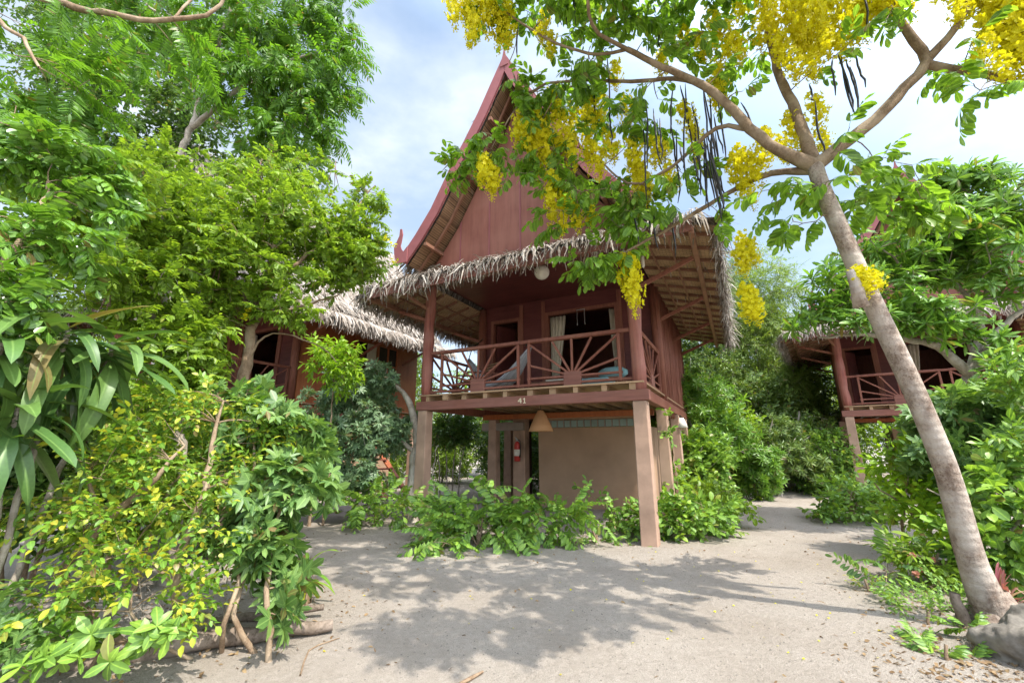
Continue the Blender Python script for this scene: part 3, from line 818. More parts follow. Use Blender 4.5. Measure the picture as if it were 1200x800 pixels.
        m = MB(); m.prism([(XC + sx * x, z) for x, z in hk], 1, Y0 - .075, Y0 - .053); m.build('hook_finial', M['barge'], b_, bevel=.006)
    m = MB(); m.prism([(XC - .09, 9.05), (XC + .09, 9.05), (XC + .03, 9.3), (XC, 9.47), (XC - .03, 9.3)], 1, Y0 - .065, Y0 - .052); P(m, 'ridge_spire', M['barge'], .006)
    # ground floor rooms
    m = MB(); m.box(-3.12, -.42, 3.0, 3.12, -.3, 1.83); m.box(-.54, -.42, 3.12, D - .6, -.3, 1.83); m.box(-3.12, -3.0, 3.12, D - .6, -.3, 1.83); P(m, 'bathroom_wall', M['render'], .012)
    if main:
        m = MB(); x = -2.95
        gb = MB(); fr = MB()
        while x < -.62:
            gb.box(x + .016, x + .154, 3.02, 3.10, 1.838, 2.0); fr.box(x - .015, x + .015, 3.005, 3.105, 1.832, 2.01); x += .17
        g_ = P(gb, 'glass_block', M['glassblock']); fr.build('mortar_joint', M['greyconc'], g_)
        m = MB(); m.box(-3.12, -.42, 3.0, 3.12, 2.012, 2.098); P(m, 'wall_plate', M['render'])
        m = MB(); m.box(-3.86, -3.52, 3.05, 3.33, -.3, 2.09); P(m, 'concrete_pillar', M['concrete'], .015)
        m = MB(); m.box(-4.72, -3.5, 2.9, 3.02, 1.78, 1.98); P(m, 'concrete_lintel', M['greyconc'], .01)
        m = MB(); m.tube([(-4.2, 4.6, -.3), (-4.2, 4.6, 2.1)], .14, 10); P(m, 'timber_post', M['dark'])
    return o

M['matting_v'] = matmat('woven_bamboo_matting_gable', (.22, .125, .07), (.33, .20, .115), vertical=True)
HB, HY = (2.042, 6.764, 0.), R(27.47)
house = stilt_house('stilt_house', 'tall red gabled house on stilts with a sunburst veranda railing, behind the flowering tree', HB, HY, main=True, side='slat')
def hw(u, v, z):   # main-house local (u to the left along the front, v back) -> world
    return (HB[0] - u * math.cos(HY) + v * math.sin(HY), HB[1] + u * math.sin(HY) + v * math.cos(HY), z)
_l = hw(8.94, -2.0, 0.)
stilt_house('stilt_house', 'brown boarded house with shaggy thatch and a side window, half hidden behind the shrubs', (_l[0], _l[1], .12), HY, D=7.1, D2=7.6)
RY = R(36.); _r = (10.0 + 4.29 * math.cos(RY), 12.75 - 4.29 * math.sin(RY), .14)
stilt_house('stilt_house', 'farther stilt house with only its eave corner and rail showing behind the leaning trunk', _r, RY, D=6.5)

# ------------------------------------------------------------------ things on and under the house
def local_thing(name, label, cat, u, v, z, rot=0., group=None):
    return thing(name, label, cat, hw(u, v, z), -HY + rot, group)

# house number on the beam
t = local_thing('house_number', 'small cream house number 41 on the red front beam', 'house number', 2.03, -.126, 2.18)
def digit4():
    m = MB(); m.beam((-.10, 0, -.01), (-.04, 0, .055), .006, .018, (0, 0, 1)); m.beam((-.11, 0, -.012), (-.015, 0, -.012), .006, .018); m.beam((-.035, -.003, .05), (-.035, -.003, -.055), .006, .018, (1, 0, 0)); return m
def digit1():
    m = MB(); m.beam((.055, 0, .055), (.055, 0, -.055), .006, .018, (1, 0, 0)); m.beam((.058, -.003, .052), (.022, -.003, .025), .006, .016, (0, 0, 1)); m.beam((.022, -.002, -.052), (.088, -.002, -.052), .006, .015); return m
digit4().build('digit', M['numeral'], t); digit1().build('digit', M['numeral'], t); t.scale = (.8, .8, .8)

# woven cone lamp under the floor
def woven():
    m, nt, out = newmat('woven_rattan'); v = coords(nt, (1, 1, 1))
    wv = nt.nodes.new('ShaderNodeTexWave'); wv.bands_direction = 'Z'; wv.inputs['Scale'].default_value = 22; wv.inputs['Distortion'].default_value = 2; nt.links.new(v, wv.inputs[0])
    c = ramp(nt, wv.outputs['Fac'], [(.2, (.42, .19, .085)), (.8, (.72, .42, .22))]).outputs[0]; principled(nt, out, c, .7, bump(nt, wv.outputs['Fac'], .5, .01)); return m
M['rattan'] = woven()
t = local_thing('pendant_lamp', 'cone-shaped woven lampshade hanging under the veranda floor', 'lamp', 2.17, 1.0, 1.74)
m = MB(); m.tube([(0, 0, -.06), (0, 0, .10), (0, 0, .25), (0, 0, .345), (0, 0, .36)], [.25, .185, .115, .062, .035], 20, cap=False); s_ = m.build('lamp_shade', M['rattan'], t); s_.modifiers.new('thick', 'SOLIDIFY').thickness = .008
m = MB(); m.tube([(0, 0, .32), (0, 0, .54)], .006, 6); m.build('cord', M['black'], t)
# paper globe under the veranda roof
t = local_thing('ceiling_lamp', 'round cream globe lamp under the veranda eave', 'lamp', 1.79, .3, 4.74)
m = MB(); N = 10; m.tube([(0, 0, .15 * math.cos(math.pi * (1 - i / N))) for i in range(N + 1)], [max(.004, .15 * math.sin(math.pi * (1 - i / N))) for i in range(N + 1)], 20); m.build('globe', M['white'], t)
m = MB(); m.tube([(0, 0, .14), (0, 0, .17)], .012, 8); m.build('cord', M['black'], t)
# bulb on the right post
t = local_thing('bulb_lamp', 'small white tube bulb beside the right timber post', 'lamp', -.22, -.1, 4.28)
m = MB(); m.tube([(0, 0, 0), (0, 0, .03), (0, 0, .19), (0, 0, .21)], [.012, .026, .026, .018], 10); m.build('bulb', M['white'], t)
m = MB(); m.tube([(0, 0, .2), (0, 0, .32), (-.1, .03, .36)], .016, 8); m.build('holder', M['black'], t)
# outdoor bell lamp on the rear stilt
t = local_thing('outdoor_lamp', 'pale bell-shaped lamp on a stilt at the side of the house', 'lamp', -.2, 3.6, 1.92)
m = MB(); m.tube([(0, 0, -.12), (0, 0, 0), (0, 0, .10)], [.13, .09, .05], 14); m.build('lamp_shade', M['white'], t); m = MB(); m.tube([(0, 0, .09), (0, 0, .15), (-.14, 0, .15)], .012, 6); m.build('arm', M['black'], t)

# fire extinguisher on the pillar
t = local_thing('fire_extinguisher', 'red fire extinguisher with a pale label hung on the concrete pillar', 'fire extinguisher', 3.69, 2.955, 1.02)
m = MB(); m.tube([(0, 0, 0), (0, 0, .01), (0, 0, .40), (0, 0, .45), (0, 0, .49)], [.06, .078, .078, .062, .03], 18); m.build('cylinder', M['redmetal'], t)
m = MB(); m.tube([(0, 0, .13), (0, 0, .29)], .0805, 18); m.build('label_band', M['white'], t)
m = MB(); m.tube([(0, 0, .49), (0, 0, .55)], .022, 10); m.beam((0, 0, .55), (.0, -.12, .585), .02, .015); m.beam((0, -.0, .535), (0, -.11, .535), .02, .012); m.build('handle', M['steel'], t)
m = MB(); m.tube([(.02, 0, .53), (.08, -.01, .5), (.10, -.02, .36), (.095, -.02, .2), (.09, -.03, .1)], [.011, .011, .011, .011, .02], 8); m.build('hose', M['black'], t)
m = MB(); m.box(-.03, .03, .079, .094, .1, .5); m.build('bracket', M['steel'], t)

# hammock
def stripes():
    m, nt, out = newmat('striped_hammock_cloth'); v = coords(nt, kind='UV')
    wv = nt.nodes.new('ShaderNodeTexWave'); wv.bands_direction = 'X'; wv.inputs['Scale'].default_value = 5.5; nt.links.new(v, wv.inputs[0])
    c = ramp(nt, wv.outputs['Fac'], [(.25, (.22, .25, .32)), (.5, (.66, .66, .64)), (.7, (.78, .76, .72)), (.85, (.34, .37, .42))]).outputs[0]; principled(nt, out, c, .9); return m
t = local_thing('hammock', 'striped grey hammock slung from the middle of the front railing', 'hammock', 1.99, .05, 3.22)
NI, NJ = 22, 16; vs = []; uv = []
for i in range(NI + 1):
    s = i / NI; sag = -.82 * math.sin(math.pi * s) ** .9 + .2 * s
    wd = .03 + .27 * math.sin(math.pi * s) ** .7
    for j in range(NJ + 1):
        a = (j / NJ - .5) * 2.3
        vs.append((-2.25 * s + math.sin(a) * wd * .35, .12 + 1.3 * s + math.sin(a) * wd * .75, sag + (1 - math.cos(a)) * wd * .75 + .015 * math.sin(j * 1.9 + 3 * s))); uv.append((j / NJ, s))
m = MB(); fs = [(i * (NJ + 1) + j, i * (NJ + 1) + j + 1, (i + 1) * (NJ + 1) + j + 1, (i + 1) * (NJ + 1) + j) for i in range(NI) for j in range(NJ)]; m.add(vs, fs, True)
c_ = m.build('hammock_cloth', stripes(), t); me = c_.data; ul = me.uv_layers.new(name='uv')
for l in me.loops: ul.data[l.index].uv = uv[l.vertex_index]
c_.modifiers.new('thick', 'SOLIDIFY').thickness = .006
m = MB(); m.tube([(0, 0, 0), (-.02, .12, -.01)], .02, 8); m.tube([(0, -.05, .0), (.05, 0, 0), (0, .05, 0), (-.05, 0, .01), (0, -.05, 0)], .016, 6); m.build('rope', M['black'], t)
m = MB(); m.tube([(-2.25, 1.42, .2), (-2.28, 1.6, .5), (-2.26, 2.15, .9)], .012, 6); m.build('rope', M['black'], t)

# floor cushions, side table, pot plant, deck chair, hanging rod
t = local_thing('floor_mattress', 'faded teal padded mattress on the deck behind the right railing panel', 'mattress', .85, .62, 2.402)
m = MB(); m.box(-.46, .36, -.42, .22, 0, .07); m.build('pad', M['teal'], t, bevel=.02)
m = MB(); m.box(-.34, .26, -.3, .26, .105, .165); m.build('pad', M['teal'], t, bevel=.02)
m = MB(); m.box(-.4, .3, -.36, .26, .071, .104); m.build('board', M['batten'], t)
t = local_thing('daybed', 'low wooden daybed with cushions under the veranda window', 'daybed', 1.6, 1.75, 2.402)
m = MB(); m.box(-.95, .95, -.4, .42, .26, .33); m.build('seat', M['batten'], t, bevel=.008)
for x in (-.88, .88):
    for y in (-.34, .36): m = MB(); m.box(x - .04, x + .04, y - .04, y + .04, 0, .26); m.build('leg', M['batten'], t)
t = local_thing('cushion', 'teal cushion leaning at the end of the daybed', 'cushion', .85, 1.75, 2.735)
m = MB(); N = 8; m.tube([(x, 0, .13) for x in np.linspace(-.3, .3, N)], [.05, .1, .125, .13, .13, .125, .1, .05], 14); m.build('cushion_cover', M['teal'], t)
t = local_thing('tray', 'white tray on the daybed in front of the pot plant', 'tray', 2.05, 1.6, 2.735)
m = MB(); m.box(-.2, .2, -.12, .12, 0, .015); m.box(-.2, .2, -.12, -.105, .016, .045); m.box(-.2, .2, .105, .12, .016, .045); m.box(-.2, -.185, -.104, .104, .016, .045); m.box(.185, .2, -.104, .104, .016, .045); m.build('tray_body', M['white'], t)
t = local_thing('hanging_rod', 'thin hanging rod frame with two cords in the veranda window', 'hanger', 1.62, 2.15, 4.47)
m = MB(); m.tube([(-.1, 0, 0), (.1, 0, .01)], .008, 6); m.build('rod', M['steel'], t)
for x in (-.09, .09): m = MB(); m.tube([(x, 0, 0), (x, 0, -.3), (x, 0, -.36)], [.005, .005, .014], 6); m.build('cord', M['steel'], t)
t = local_thing('deck_chair', 'reddish wooden chair with slanting slatted back at the left end of the veranda', 'chair', 3.75, 1.15, 2.402, R(60))
for y in (-.26, .26):
    m = MB(); m.beam((-.35, y, 0), (.42, y, .86), .04, .05, (0, 1, 0)); m.build('frame', M['maroon'], t); m = MB(); m.beam((.3, y, 0), (-.3, y, .5), .04, .05, (0, 1, 0)); m.build('frame', M['maroon'], t); m = MB(); m.beam((-.42, y, .54), (.32, y, .58), .07, .03); m.build('armrest', M['maroon'], t)
m = MB()
for i in range(7): s = i / 6; m.beam((-.0 + .4 * s, -.24, .36 + .48 * s), (-.0 + .4 * s, .24, .36 + .48 * s), .06, .018)
m.build('backrest', M['tan'], t)
m = MB()
for i in range(6): m.beam((-.38 + .075 * i, -.24, .36 - .01 * i), (-.38 + .075 * i, .24, .36 - .01 * i), .06, .018)
m.build('seat', M['tan'], t)

# wooden stair under the boarded house
sb = at(462, 588, 12.6); t = thing('staircase', 'red-brown wooden open stair under the corner of the boarded house', 'stair', (sb[0], 12.6, 0.), -HY)
for y in (-.45, .45): m = MB(); m.beam((.1, y, .0), (-1.9, y, 2.0), .05, .2, (0, 1, 0)); m.build('stringer', M['orange'], t, bevel=.006)
for i in range(7): m = MB(); m.box(-.26 - .25 * i, -.0 - .25 * i, -.43, .43, .22 + .25 * i, .26 + .25 * i); m.build('tread', M['maroon'], t, bevel=.006)
# ------------------------------------------------------------------ vegetation: templates and leaf materials
M['l_cassia'] = leafmat('cassia_leaf', [(.035, .085, .012), (.06, .14, .016), (.085, .19, .022), (.12, .24, .03)], .55)
M['l_senna'] = leafmat('senna_leaf', [(.040, .088, .013), (.066, .138, .016), (.095, .19, .021), (.14, .245, .025)], .48)
M['l_neem'] = leafmat('neem_leaf', [(.028, .085, .010), (.045, .125, .012), (.07, .17, .016)], .5)
M['l_ovate'] = leafmat('ovate_leaf', [(.020, .055, .014), (.035, .085, .018), (.06, .13, .028)])
M['l_glossy'] = leafmat('glossy_leaf', [(.030, .09, .012), (.055, .14, .018), (.09, .20, .03)], .35, .28, .6)
M['l_gold'] = leafmat('golden_leaf', [(.05, .11, .014), (.045, .125, .016), (.07, .165, .02), (.10, .20, .022), (.19, .255, .025), (.30, .31, .03)])
M['l_chaya'] = leafmat('lobed_leaf', [(.026, .075, .022), (.045, .11, .032), (.065, .14, .042), (.10, .19, .055)])
M['l_blue'] = leafmat('grey_green_leaf', [(.035, .085, .045), (.06, .12, .065), (.10, .17, .10)], .3)
M['l_lime'] = leafmat('lime_leaf', [(.06, .15, .012), (.10, .22, .015), (.16, .30, .022)], .45)
M['l_bush'] = leafmat('arching_bush_leaf', [(.030, .085, .018), (.055, .135, .026), (.09, .19, .035), (.13, .25, .03)], .35)
M['l_strap'] = leafmat('strap_leaf', [(.026, .072, .02), (.04, .10, .025), (.06, .125, .03)], .25, .42, .5)
M['l_plum'] = leafmat('frangipani_leaf', [(.036, .10, .02), (.06, .15, .026), (.105, .215, .034)], .4, .35)
M['l_far'] = leafmat('far_leaf', [(.022, .052, .016), (.04, .085, .022), (.065, .125, .03), (.10, .17, .04)], .35)
M['l_feather'] = leafmat('feathery_leaf', [(.06, .12, .03), (.09, .165, .04), (.13, .21, .055)], .45)
M['l_dry'] = leafmat('dry_leaf', [(.16, .095, .05), (.26, .17, .09), (.36, .26, .14)], .2, .7, .2, (1.1, 1, .8))
M['l_purple'] = leafmat('purple_leaf', [(.10, .03, .05), (.18, .07, .09), (.14, .12, .09)], .25, .4)
M['petal'] = leafmat('yellow_petal', [(.68, .60, .014), (.82, .75, .018), (.88, .84, .06)], .5, .5, .2, (1.05, 1.05, .6), False)
M['salmon'] = leafmat('salmon_petal', [(.50, .19, .12), (.58, .30, .2)], .3, .5, .2, (1, 1, 1), False)
M['pod'] = plain('black_seed_pod', (.018, .014, .015), .45, .3, 12, .2, .5)
M['drypod'] = plain('dry_brown_pod', (.16, .10, .075), .8, .4, 20)

t_cassia = [pinnate(4, .26, .118, .056, OBL, .6, 58, i, .22, True, .55, .35) for i in range(4)]
t_senna = [pinnate(5, .17, .062, .026, MID, .5, 62, i, .2, True, .3, .3) for i in range(4)]
t_neem = [pinnate(8, .32, .085, .021, MID, .8, 55, i, .12, True, .5, .3, .0016) for i in range(4)]
t_comb = [pinnate(13, .38, .085, .022, MID, .5, 72, i, .08, True, .2, .15) for i in range(3)]
t_ovate = [sprig(8, .26, .095, .052, MID, i, 60, .25, .5, .0025, .4) for i in range(4)]
t_ovfar = [sprig(9, .34, .12, .062, LO, i, 65, .2, .3, .003, .3) for i in range(4)]
t_glossy = [pinnate(5, .24, .08, .04, OBL, .6, 60, i, .15, True, .4, .4) for i in range(3)]
t_gold = [sprig(11, .24, .05, .028, MID, i, 62, .15, .6, .0018, .25) for i in range(4)]
t_chaya = [palmset(6, .13, i) for i in range(4)]
t_blue = [palmset(6, .125, i + 5, lob=.34) for i in range(3)]
t_lime = [sprig(8, .16, .10, .034, MID, i, 65, .2, .3, .002, .5) for i in range(4)]
t_arch = [pinnate(9, .70, .125, .064, OBL, .75, 68, i, .12, True, .3, .3) for i in range(3)] + [pinnate(6, .45, .12, .062, OBL, .6, 66, 5, .15, True, .3, .4)]
t_broad = [sprig(7, .28, .125, .078, OBL, i, 68, .2, .5, .003, .35) for i in range(4)]
t_bigleaf = [rosette(7, .17, .085, i, OBL, 35, 100, .35) for i in range(3)]
t_plum = [rosette(11, .235, .062, i, OBL, 30, 105, .25) for i in range(4)]
t_oleander = [rosette(13, .19, .036, i, MID, 20, 95, .2) for i in range(3)]
t_feather = [sprig(16, .42, .11, .020, LO, i, 55, .4, .4, .0018, .5) for i in range(4)]
t_strap = [strap(.62, .10, b, i) for i, b in enumerate((.7, 1.1, 1.5, 1.9, .4))]

G0 = lambda P: np.array([P[0], P[1], gz(P[0], P[1]) - .03])
def px(*pts): return [at(*p) for p in pts]

# ---- golden shower tree -------------------------------------------------------
tb = np.array([3.78, 3.70, gz(3.78, 3.7) - .05])
limbs = [
    ([tb, at(1140, 660, 3.68), at(1112, 560, 3.62), at(1085, 490, 3.58), at(1056, 425, 3.56), at(1018, 345, 3.55), at(985, 270, 3.56), at(964, 222, 3.58), at(955, 195, 3.6)],
     [.14, .092, .080, .077, .076, .075, .072, .069, .068]),
    (px((955, 195, 3.6), (985, 172, 3.55), (1025, 140, 3.45), (1060, 103, 3.38), (1085, 72, 3.32), (1062, 35, 3.3), (1046, -5, 3.3), (1040, -70, 3.35)), [.085, .072, .066, .06, .057, .045, .04, .028]),
    (px((1085, 72, 3.32), (1110, 45, 3.2), (1130, 15, 3.1), (1150, -45, 3.0)), [.05, .042, .038, .026]),
    (px((1088, 76, 3.32), (1130, 84, 3.2), (1170, 91, 3.1), (1215, 99, 3.0), (1300, 90, 2.85)), [.05, .04, .038, .036, .022]),
    (px((955, 195, 3.6), (925, 182, 3.66), (890, 160, 3.74), (860, 130, 3.82), (825, 101, 3.9), (785, 82, 4.0), (735, 58, 4.1)), [.085, .068, .062, .056, .052, .046, .036]),
    (px((735, 58, 4.1), (700, 64, 4.15), (655, 52, 4.2), (615, 30, 4.3), (585, 6, 4.35), (560, -30, 4.4)), [.026, .022, .019, .016, .013, .01]),
    (px((815, 97, 3.92), (790, 92, 4.1), (740, 96, 4.4), (690, 94, 4.6), (640, 98, 4.8), (612, 110, 4.9), (597, 72, 5.0)), [.036, .03, .027, .024, .021, .017, .010]),
    (px((962, 215, 3.6), (945, 165, 3.75), (928, 120, 3.9), (914, 92, 4.0), (902, 45, 4.15), (890, -25, 4.3), (880, -90, 4.5)), [.075, .072, .062, .056, .045, .034, .022]),
    (px((955, 200, 3.62), (905, 203, 3.9), (868, 218, 4.2), (830, 240, 4.45), (790, 264, 4.65), (752, 285, 4.8), (722, 300, 4.9), (690, 308, 5.0)), [.05, .038, .033, .029, .026, .022, .016, .010]),
    (px((880, 152, 3.78), (840, 150, 4.0), (800, 185, 4.3), (765, 208, 4.5), (735, 215, 4.7), (690, 178, 5.0), (660, 170, 5.2)), [.034, .028, .024, .02, .017, .012, .008]),
    (px((640, 98, 4.8), (610, 120, 4.9), (590, 150, 4.95), (575, 175, 5.0)), [.014, .012, .01, .007]),
    (px((690, 94, 4.6), (655, 110, 4.75), (630, 150, 4.9)), [.014, .011, .007]),
    # boughs that carry the crown above the picture
    ([at(890, -25, 4.3), (2.1, 4.0, 6.8), (1.5, 4.0, 7.2), (.6, 4.1, 7.4)], [.032, .028, .02, .01]),
    ([at(735, 58, 4.1), (.9, 3.8, 6.0), (.8, 3.5, 6.6), (.5, 3.4, 6.9)], [.03, .025, .018, .009]),
    ([at(1040, -70, 3.35), (2.6, 2.9, 5.8), (1.9, 2.5, 6.3), (1.0, 2.3, 6.5)], [.026, .022, .016, .009]),
    ([at(1150, -45, 3.0), (3.6, 2.6, 5.6), (4.3, 2.2, 6.3)], [.026, .02, .01]),
]
tips = np.concatenate([
    clump_tips([(625, 135, 5.0, 24, 40, .3, 13), (655, 105, 4.9, 26, 26, .3, 9), (690, 150, 4.9, 26, 34, .3, 9), (545, 195, 5.0, 28, 18, .25, 8), (575, 170, 5, 30, 24, .25, 10), (613, 110, 4.9, 22, 28, .25, 10), (690, 55, 4.2, 26, 45, .3, 12), (640, 250, 5., 30, 20, .3, 6), (610, 190, 5, 24, 30, .3, 7),
                (690, 90, 4.4, 24, 26, .3, 9), (735, 30, 4.1, 50, 30, .3, 10), (790, 15, 4.1, 45, 26, .3, 9), (640, 175, 5.0, 30, 30, .3, 7), (665, 215, 5.1, 34, 30, .3, 10), (735, 130, 4.4, 40, 30, .3, 8), (800, 60, 4.1, 40, 26, .3, 7), (650, 30, 4.3, 30, 20, .3, 4),
                (715, 225, 4.8, 34, 26, .3, 15), (745, 262, 4.8, 34, 22, .25, 12), (700, 305, 4.95, 30, 22, .3, 12), (770, 230, 4.6, 30, 20, .3, 7), (735, 300, 4.85, 18, 12, .2, 3), (870, 50, 4.2, 40, 30, .4, 4), (850, 95, 3.95, 30, 30, .3, 5), (770, 130, 4.4, 40, 30, .3, 6),
                (905, 225, 3.7, 30, 22, .25, 5), (930, 255, 3.6, 30, 20, .2, 4), (1000, 215, 3.5, 45, 22, .3, 9), (1060, 225, 3.9, 50, 28, .4, 14), (1090, 245, 3.9, 32, 22, .3, 8), (985, 170, 3.4, 20, 14, .2, 2), (1040, 185, 3.6, 14, 10, .2, 2),
                (1015, 35, 3.3, 35, 30, .3, 5), (1110, 60, 3.2, 30, 30, .3, 4), (1150, 110, 3.0, 25, 15, .2, 4), (820, 200, 4.3, 30, 20, .3, 4), (565, 8, 4.4, 16, 14, .2, 3), (840, 250, 4.4, 14, 14, .2, 3)]),
    ball_tips([((1.9, 3.9, 7.0), (1.4, .8, .5), 80), ((.5, 4.2, 7.3), (1.1, .8, .45), 70), ((.8, 3.4, 6.8), (.9, .7, .4), 46), ((2.0, 2.4, 6.2), (1.4, .6, .45), 70), ((3.4, 2.4, 6.0), (1.0, .7, .5), 30), ((.9, 2.9, 6.6), (1.0, .8, .4), 40), ((3.0, 3.2, 6.9), (1.0, .8, .5), 34), ((3.3, 1.5, 6.1), (1.0, .6, .4), 60), ((2.2, 1.2, 5.9), (.9, .5, .35), 60)])])
cas, sk, tw = plant('golden_shower_tree', 'leaning golden shower tree with hanging yellow blossom and black pods over the sandy path', 'tree', tb, limbs[:1] + [([tb + np.array([0, 0, .26]), tb + np.array([dx * .45, dy * .45, .12]), tb + np.array([dx, dy, .0]), tb + np.array([dx * 1.5, dy * 1.5, -.06])], [.10, .075, .045, .02]) for dx, dy in ((-.26, -.10), (.05, -.28), (.27, .02), (-.18, .2))], tips, t_cassia, M['l_cassia'], M['trunk'],
                    per=2, sc=(.75, 1.15), up=.05, out=.5, hang=.15, jit=.6, back=.7, rt=.004, rmax=.014, sag=.05, curve=.35, wob=.0, ns=20, limbs2=limbs[1:], lm2=M['limb'])
# pruned stub and knots on the trunk
m = MB()
a = at(1002, 345, 3.42) - tb; m.tube([a + np.array([.05, .02, -.1]), a + np.array([0, -.03, .05]), a + np.array([-.05, -.05, .2])], [.06, .045, .028], 9, wob=.15); m.build('branch_stub', M['trunk'], cas)

def raceme_mesh(name, n, L, W, seed):
    r = random.Random(seed); V, Fc = [], []
    def add(vs, fs):
        k = len(V); V.extend(vs); Fc.extend(tuple(i + k for i in f) for f in fs)
    t = T(); stick(t, [(0, 0, 0), (.01, 0, -L * .5), (0, .01, -L)], .003); add([tuple(x) for x in t.v], t.f)
    for i in range(n):
        s = (i + r.random()) / n; ph = r.uniform(0, 6.283); open_ = 1 if s < .78 else 0
        prof = (.5 + .75 * s if s < .45 else 1.0 - .75 * (s - .45) / .55)
        rad = W * prof * r.uniform(.12, 1.15); p = Vector((math.cos(ph) * rad, math.sin(ph) * rad, -L * s * 1.0 + r.uniform(-.02, .02)))
        if s < .06: continue
        if open_:
            ax = Vector((math.cos(ph), math.sin(ph), r.uniform(-.9, .3))).normalized(); k = r.uniform(.8, 1.25)
            mt = frame(p, ax, (0, 0, 1))
            for j in range(5):
                a = j * 1.2566 + r.uniform(-.2, .2); c, s_ = math.cos(a), math.sin(a); q = .023 * k; cup = r.uniform(.1, .9)
                pts = [(0, 0, 0), (c * q * .6 - s_ * q * .45, q * .3 * cup, s_ * q * .6 + c * q * .45), (c * q * 1.15, q * cup * .8, s_ * q * 1.15), (c * q * .6 + s_ * q * .45, q * .3 * cup, s_ * q * .6 - c * q * .45)]
                add([tuple(mt @ Vector(x)) for x in pts], [(0, 1, 2, 3)])
        else:
            k = .008 * r.uniform(.7, 1.2)
            add([tuple(p + Vector(x) * k) for x in ((1, 0, 0), (-1, 0, 0), (0, 1, 0), (0, -1, 0), (0, 0, 1.1), (0, 0, -1.1))], [(0, 2, 4), (2, 1, 4), (1, 3, 4), (3, 0, 4), (2, 0, 5), (1, 2, 5), (3, 1, 5), (0, 3, 5)])
    me = bpy.data.meshes.new(name); me.from_pydata([tuple(v) for v in V], [], Fc); me.update(); me.materials.append(M['petal']); return me
RM = [raceme_mesh('blossom_cluster', 170, .5, .105, i) for i in range(4)]
def raceme(par, base, pxx, py0, py1, y, wide=1.):
    top = at(pxx, py0, y); L = abs(py1 - py0) * pxm(top) * 1.04
    o = link('blossom_cluster', random.choice(RM), None, par, top - base, (random.uniform(-.12, .12), random.uniform(-.12, .12), random.uniform(0, 6.28)))
    k = L / .5; o.scale = (max(.6, min(1.15, k ** .5)) * wide * 1.15,) * 2 + (k,)
for a in [(530, -20, 48, 4.4), (548, -25, 40, 4.45), (566, -20, 62, 4.4), (582, -12, 70, 4.4), (596, 4, 66, 4.4), (575, -30, 40, 4.3), (640, 12, 40, 4.3), (646, 38, 74, 4.3), (634, 28, 60, 4.3),
          (628, 138, 212, 5.0), (640, 150, 205, 5.0), (660, 128, 200, 5.05), (672, 118, 180, 5.1), (684, 120, 170, 5.1), (574, 188, 240, 4.95), (581, 196, 232, 4.95), (652, 212, 272, 5.1), (664, 225, 280, 5.1), (672, 235, 278, 5.1), (690, 236, 270, 5.),
          (742, 172, 240, 4.7), (748, 190, 250, 4.7), (768, 160, 206, 4.5), (776, 165, 196, 4.5), (736, 292, 362, 4.9), (741, 300, 372, 4.85), (731, 298, 350, 4.9), (870, 272, 322, 4.1), (877, 280, 318, 4.1), (874, 330, 380, 4.1), (880, 336, 376, 4.15), (868, 170, 240, 4.1), (858, 178, 230, 4.2), (893, 150, 205, 3.9),
          (1004, 310, 346, 3.38), (1015, 312, 350, 3.36), (1024, 318, 344, 3.38),
          (900, -30, 60, 3.9), (915, -25, 78, 3.9), (930, -20, 92, 3.9), (945, -20, 95, 3.85), (958, -20, 84, 3.8), (970, -25, 72, 3.7), (985, -30, 66, 3.6), (1000, -35, 60, 3.5), (1015, -40, 52, 3.4), (905, 20, 95, 4.), (938, 30, 112, 3.95), (890, 10, 70, 4.1), (952, 110, 160, 3.8), (925, 130, 180, 3.9), (960, 150, 186, 3.7), (1040, -40, 40, 3.2),
          (833, 10, 72, 4.1), (846, 25, 96, 4.1), (858, -10, 50, 4.2), (840, 70, 130, 4.2), (800, 30, 70, 4.3), (775, 60, 100, 4.4), (720, 70, 110, 4.5), (690, 110, 160, 4.7), (735, 110, 160, 4.6), (815, 150, 200, 4.4), (790, 205, 235, 4.6), (800, 120, 170, 4.4),
          (888, -30, 40, 3.8), (912, 40, 88, 3.8), (928, 60, 108, 3.75), (950, 60, 104, 3.7), (966, 30, 80, 3.6), (978, 40, 84, 3.6), (992, 10, 70, 3.5), (1006, 0, 56, 3.45), (935, -30, 60, 3.6), (950, -30, 66, 3.55), (1022, -20, 40, 3.4), (1030, -30, 30, 3.3),
          (560, -30, 58, 4.3), (590, -30, 50, 4.3), (545, 0, 42, 4.5), (556, 20, 70, 4.4), (632, 130, 196, 4.9), (668, 150, 212, 4.95), (646, 200, 262, 5.0), (568, 180, 228, 4.9), (738, 160, 214, 4.6), (755, 200, 246, 4.65), (782, 190, 230, 4.5), (705, 110, 150, 4.6), (820, 40, 90, 4.15), (838, 90, 140, 4.2), (862, 40, 84, 4.1), (874, 210, 250, 4.1), (880, 175, 225, 4.0), (912, 160, 200, 3.9), (940, 160, 200, 3.8), (866, 290, 330, 4.1), (881, 345, 384, 4.1),
          (612, 120, 180, 5.0), (618, 140, 196, 5.), (650, 100, 160, 4.95), (690, 150, 206, 5.0), (700, 170, 222, 4.95), (712, 150, 200, 4.8),
          (1165, 20, 84, 3.0), (1186, 30, 96, 2.95), (1200, 40, 110, 2.9), (1172, -30, 60, 2.95), (1156, -30, 54, 3.), (1120, 0, 40, 3.1), (1142, 60, 96, 3.),
          (1142, -20, 66, 3.05), (1160, -20, 84, 3.0), (1178, -10, 96, 2.95), (1192, -10, 110, 2.9), (1205, -10, 116, 2.85), (1150, 40, 78, 3.), (1172, 60, 108, 2.95), (1130, -30, 30, 3.1), (1098, -30, 24, 3.2)]:
    raceme(cas, tb, *a)
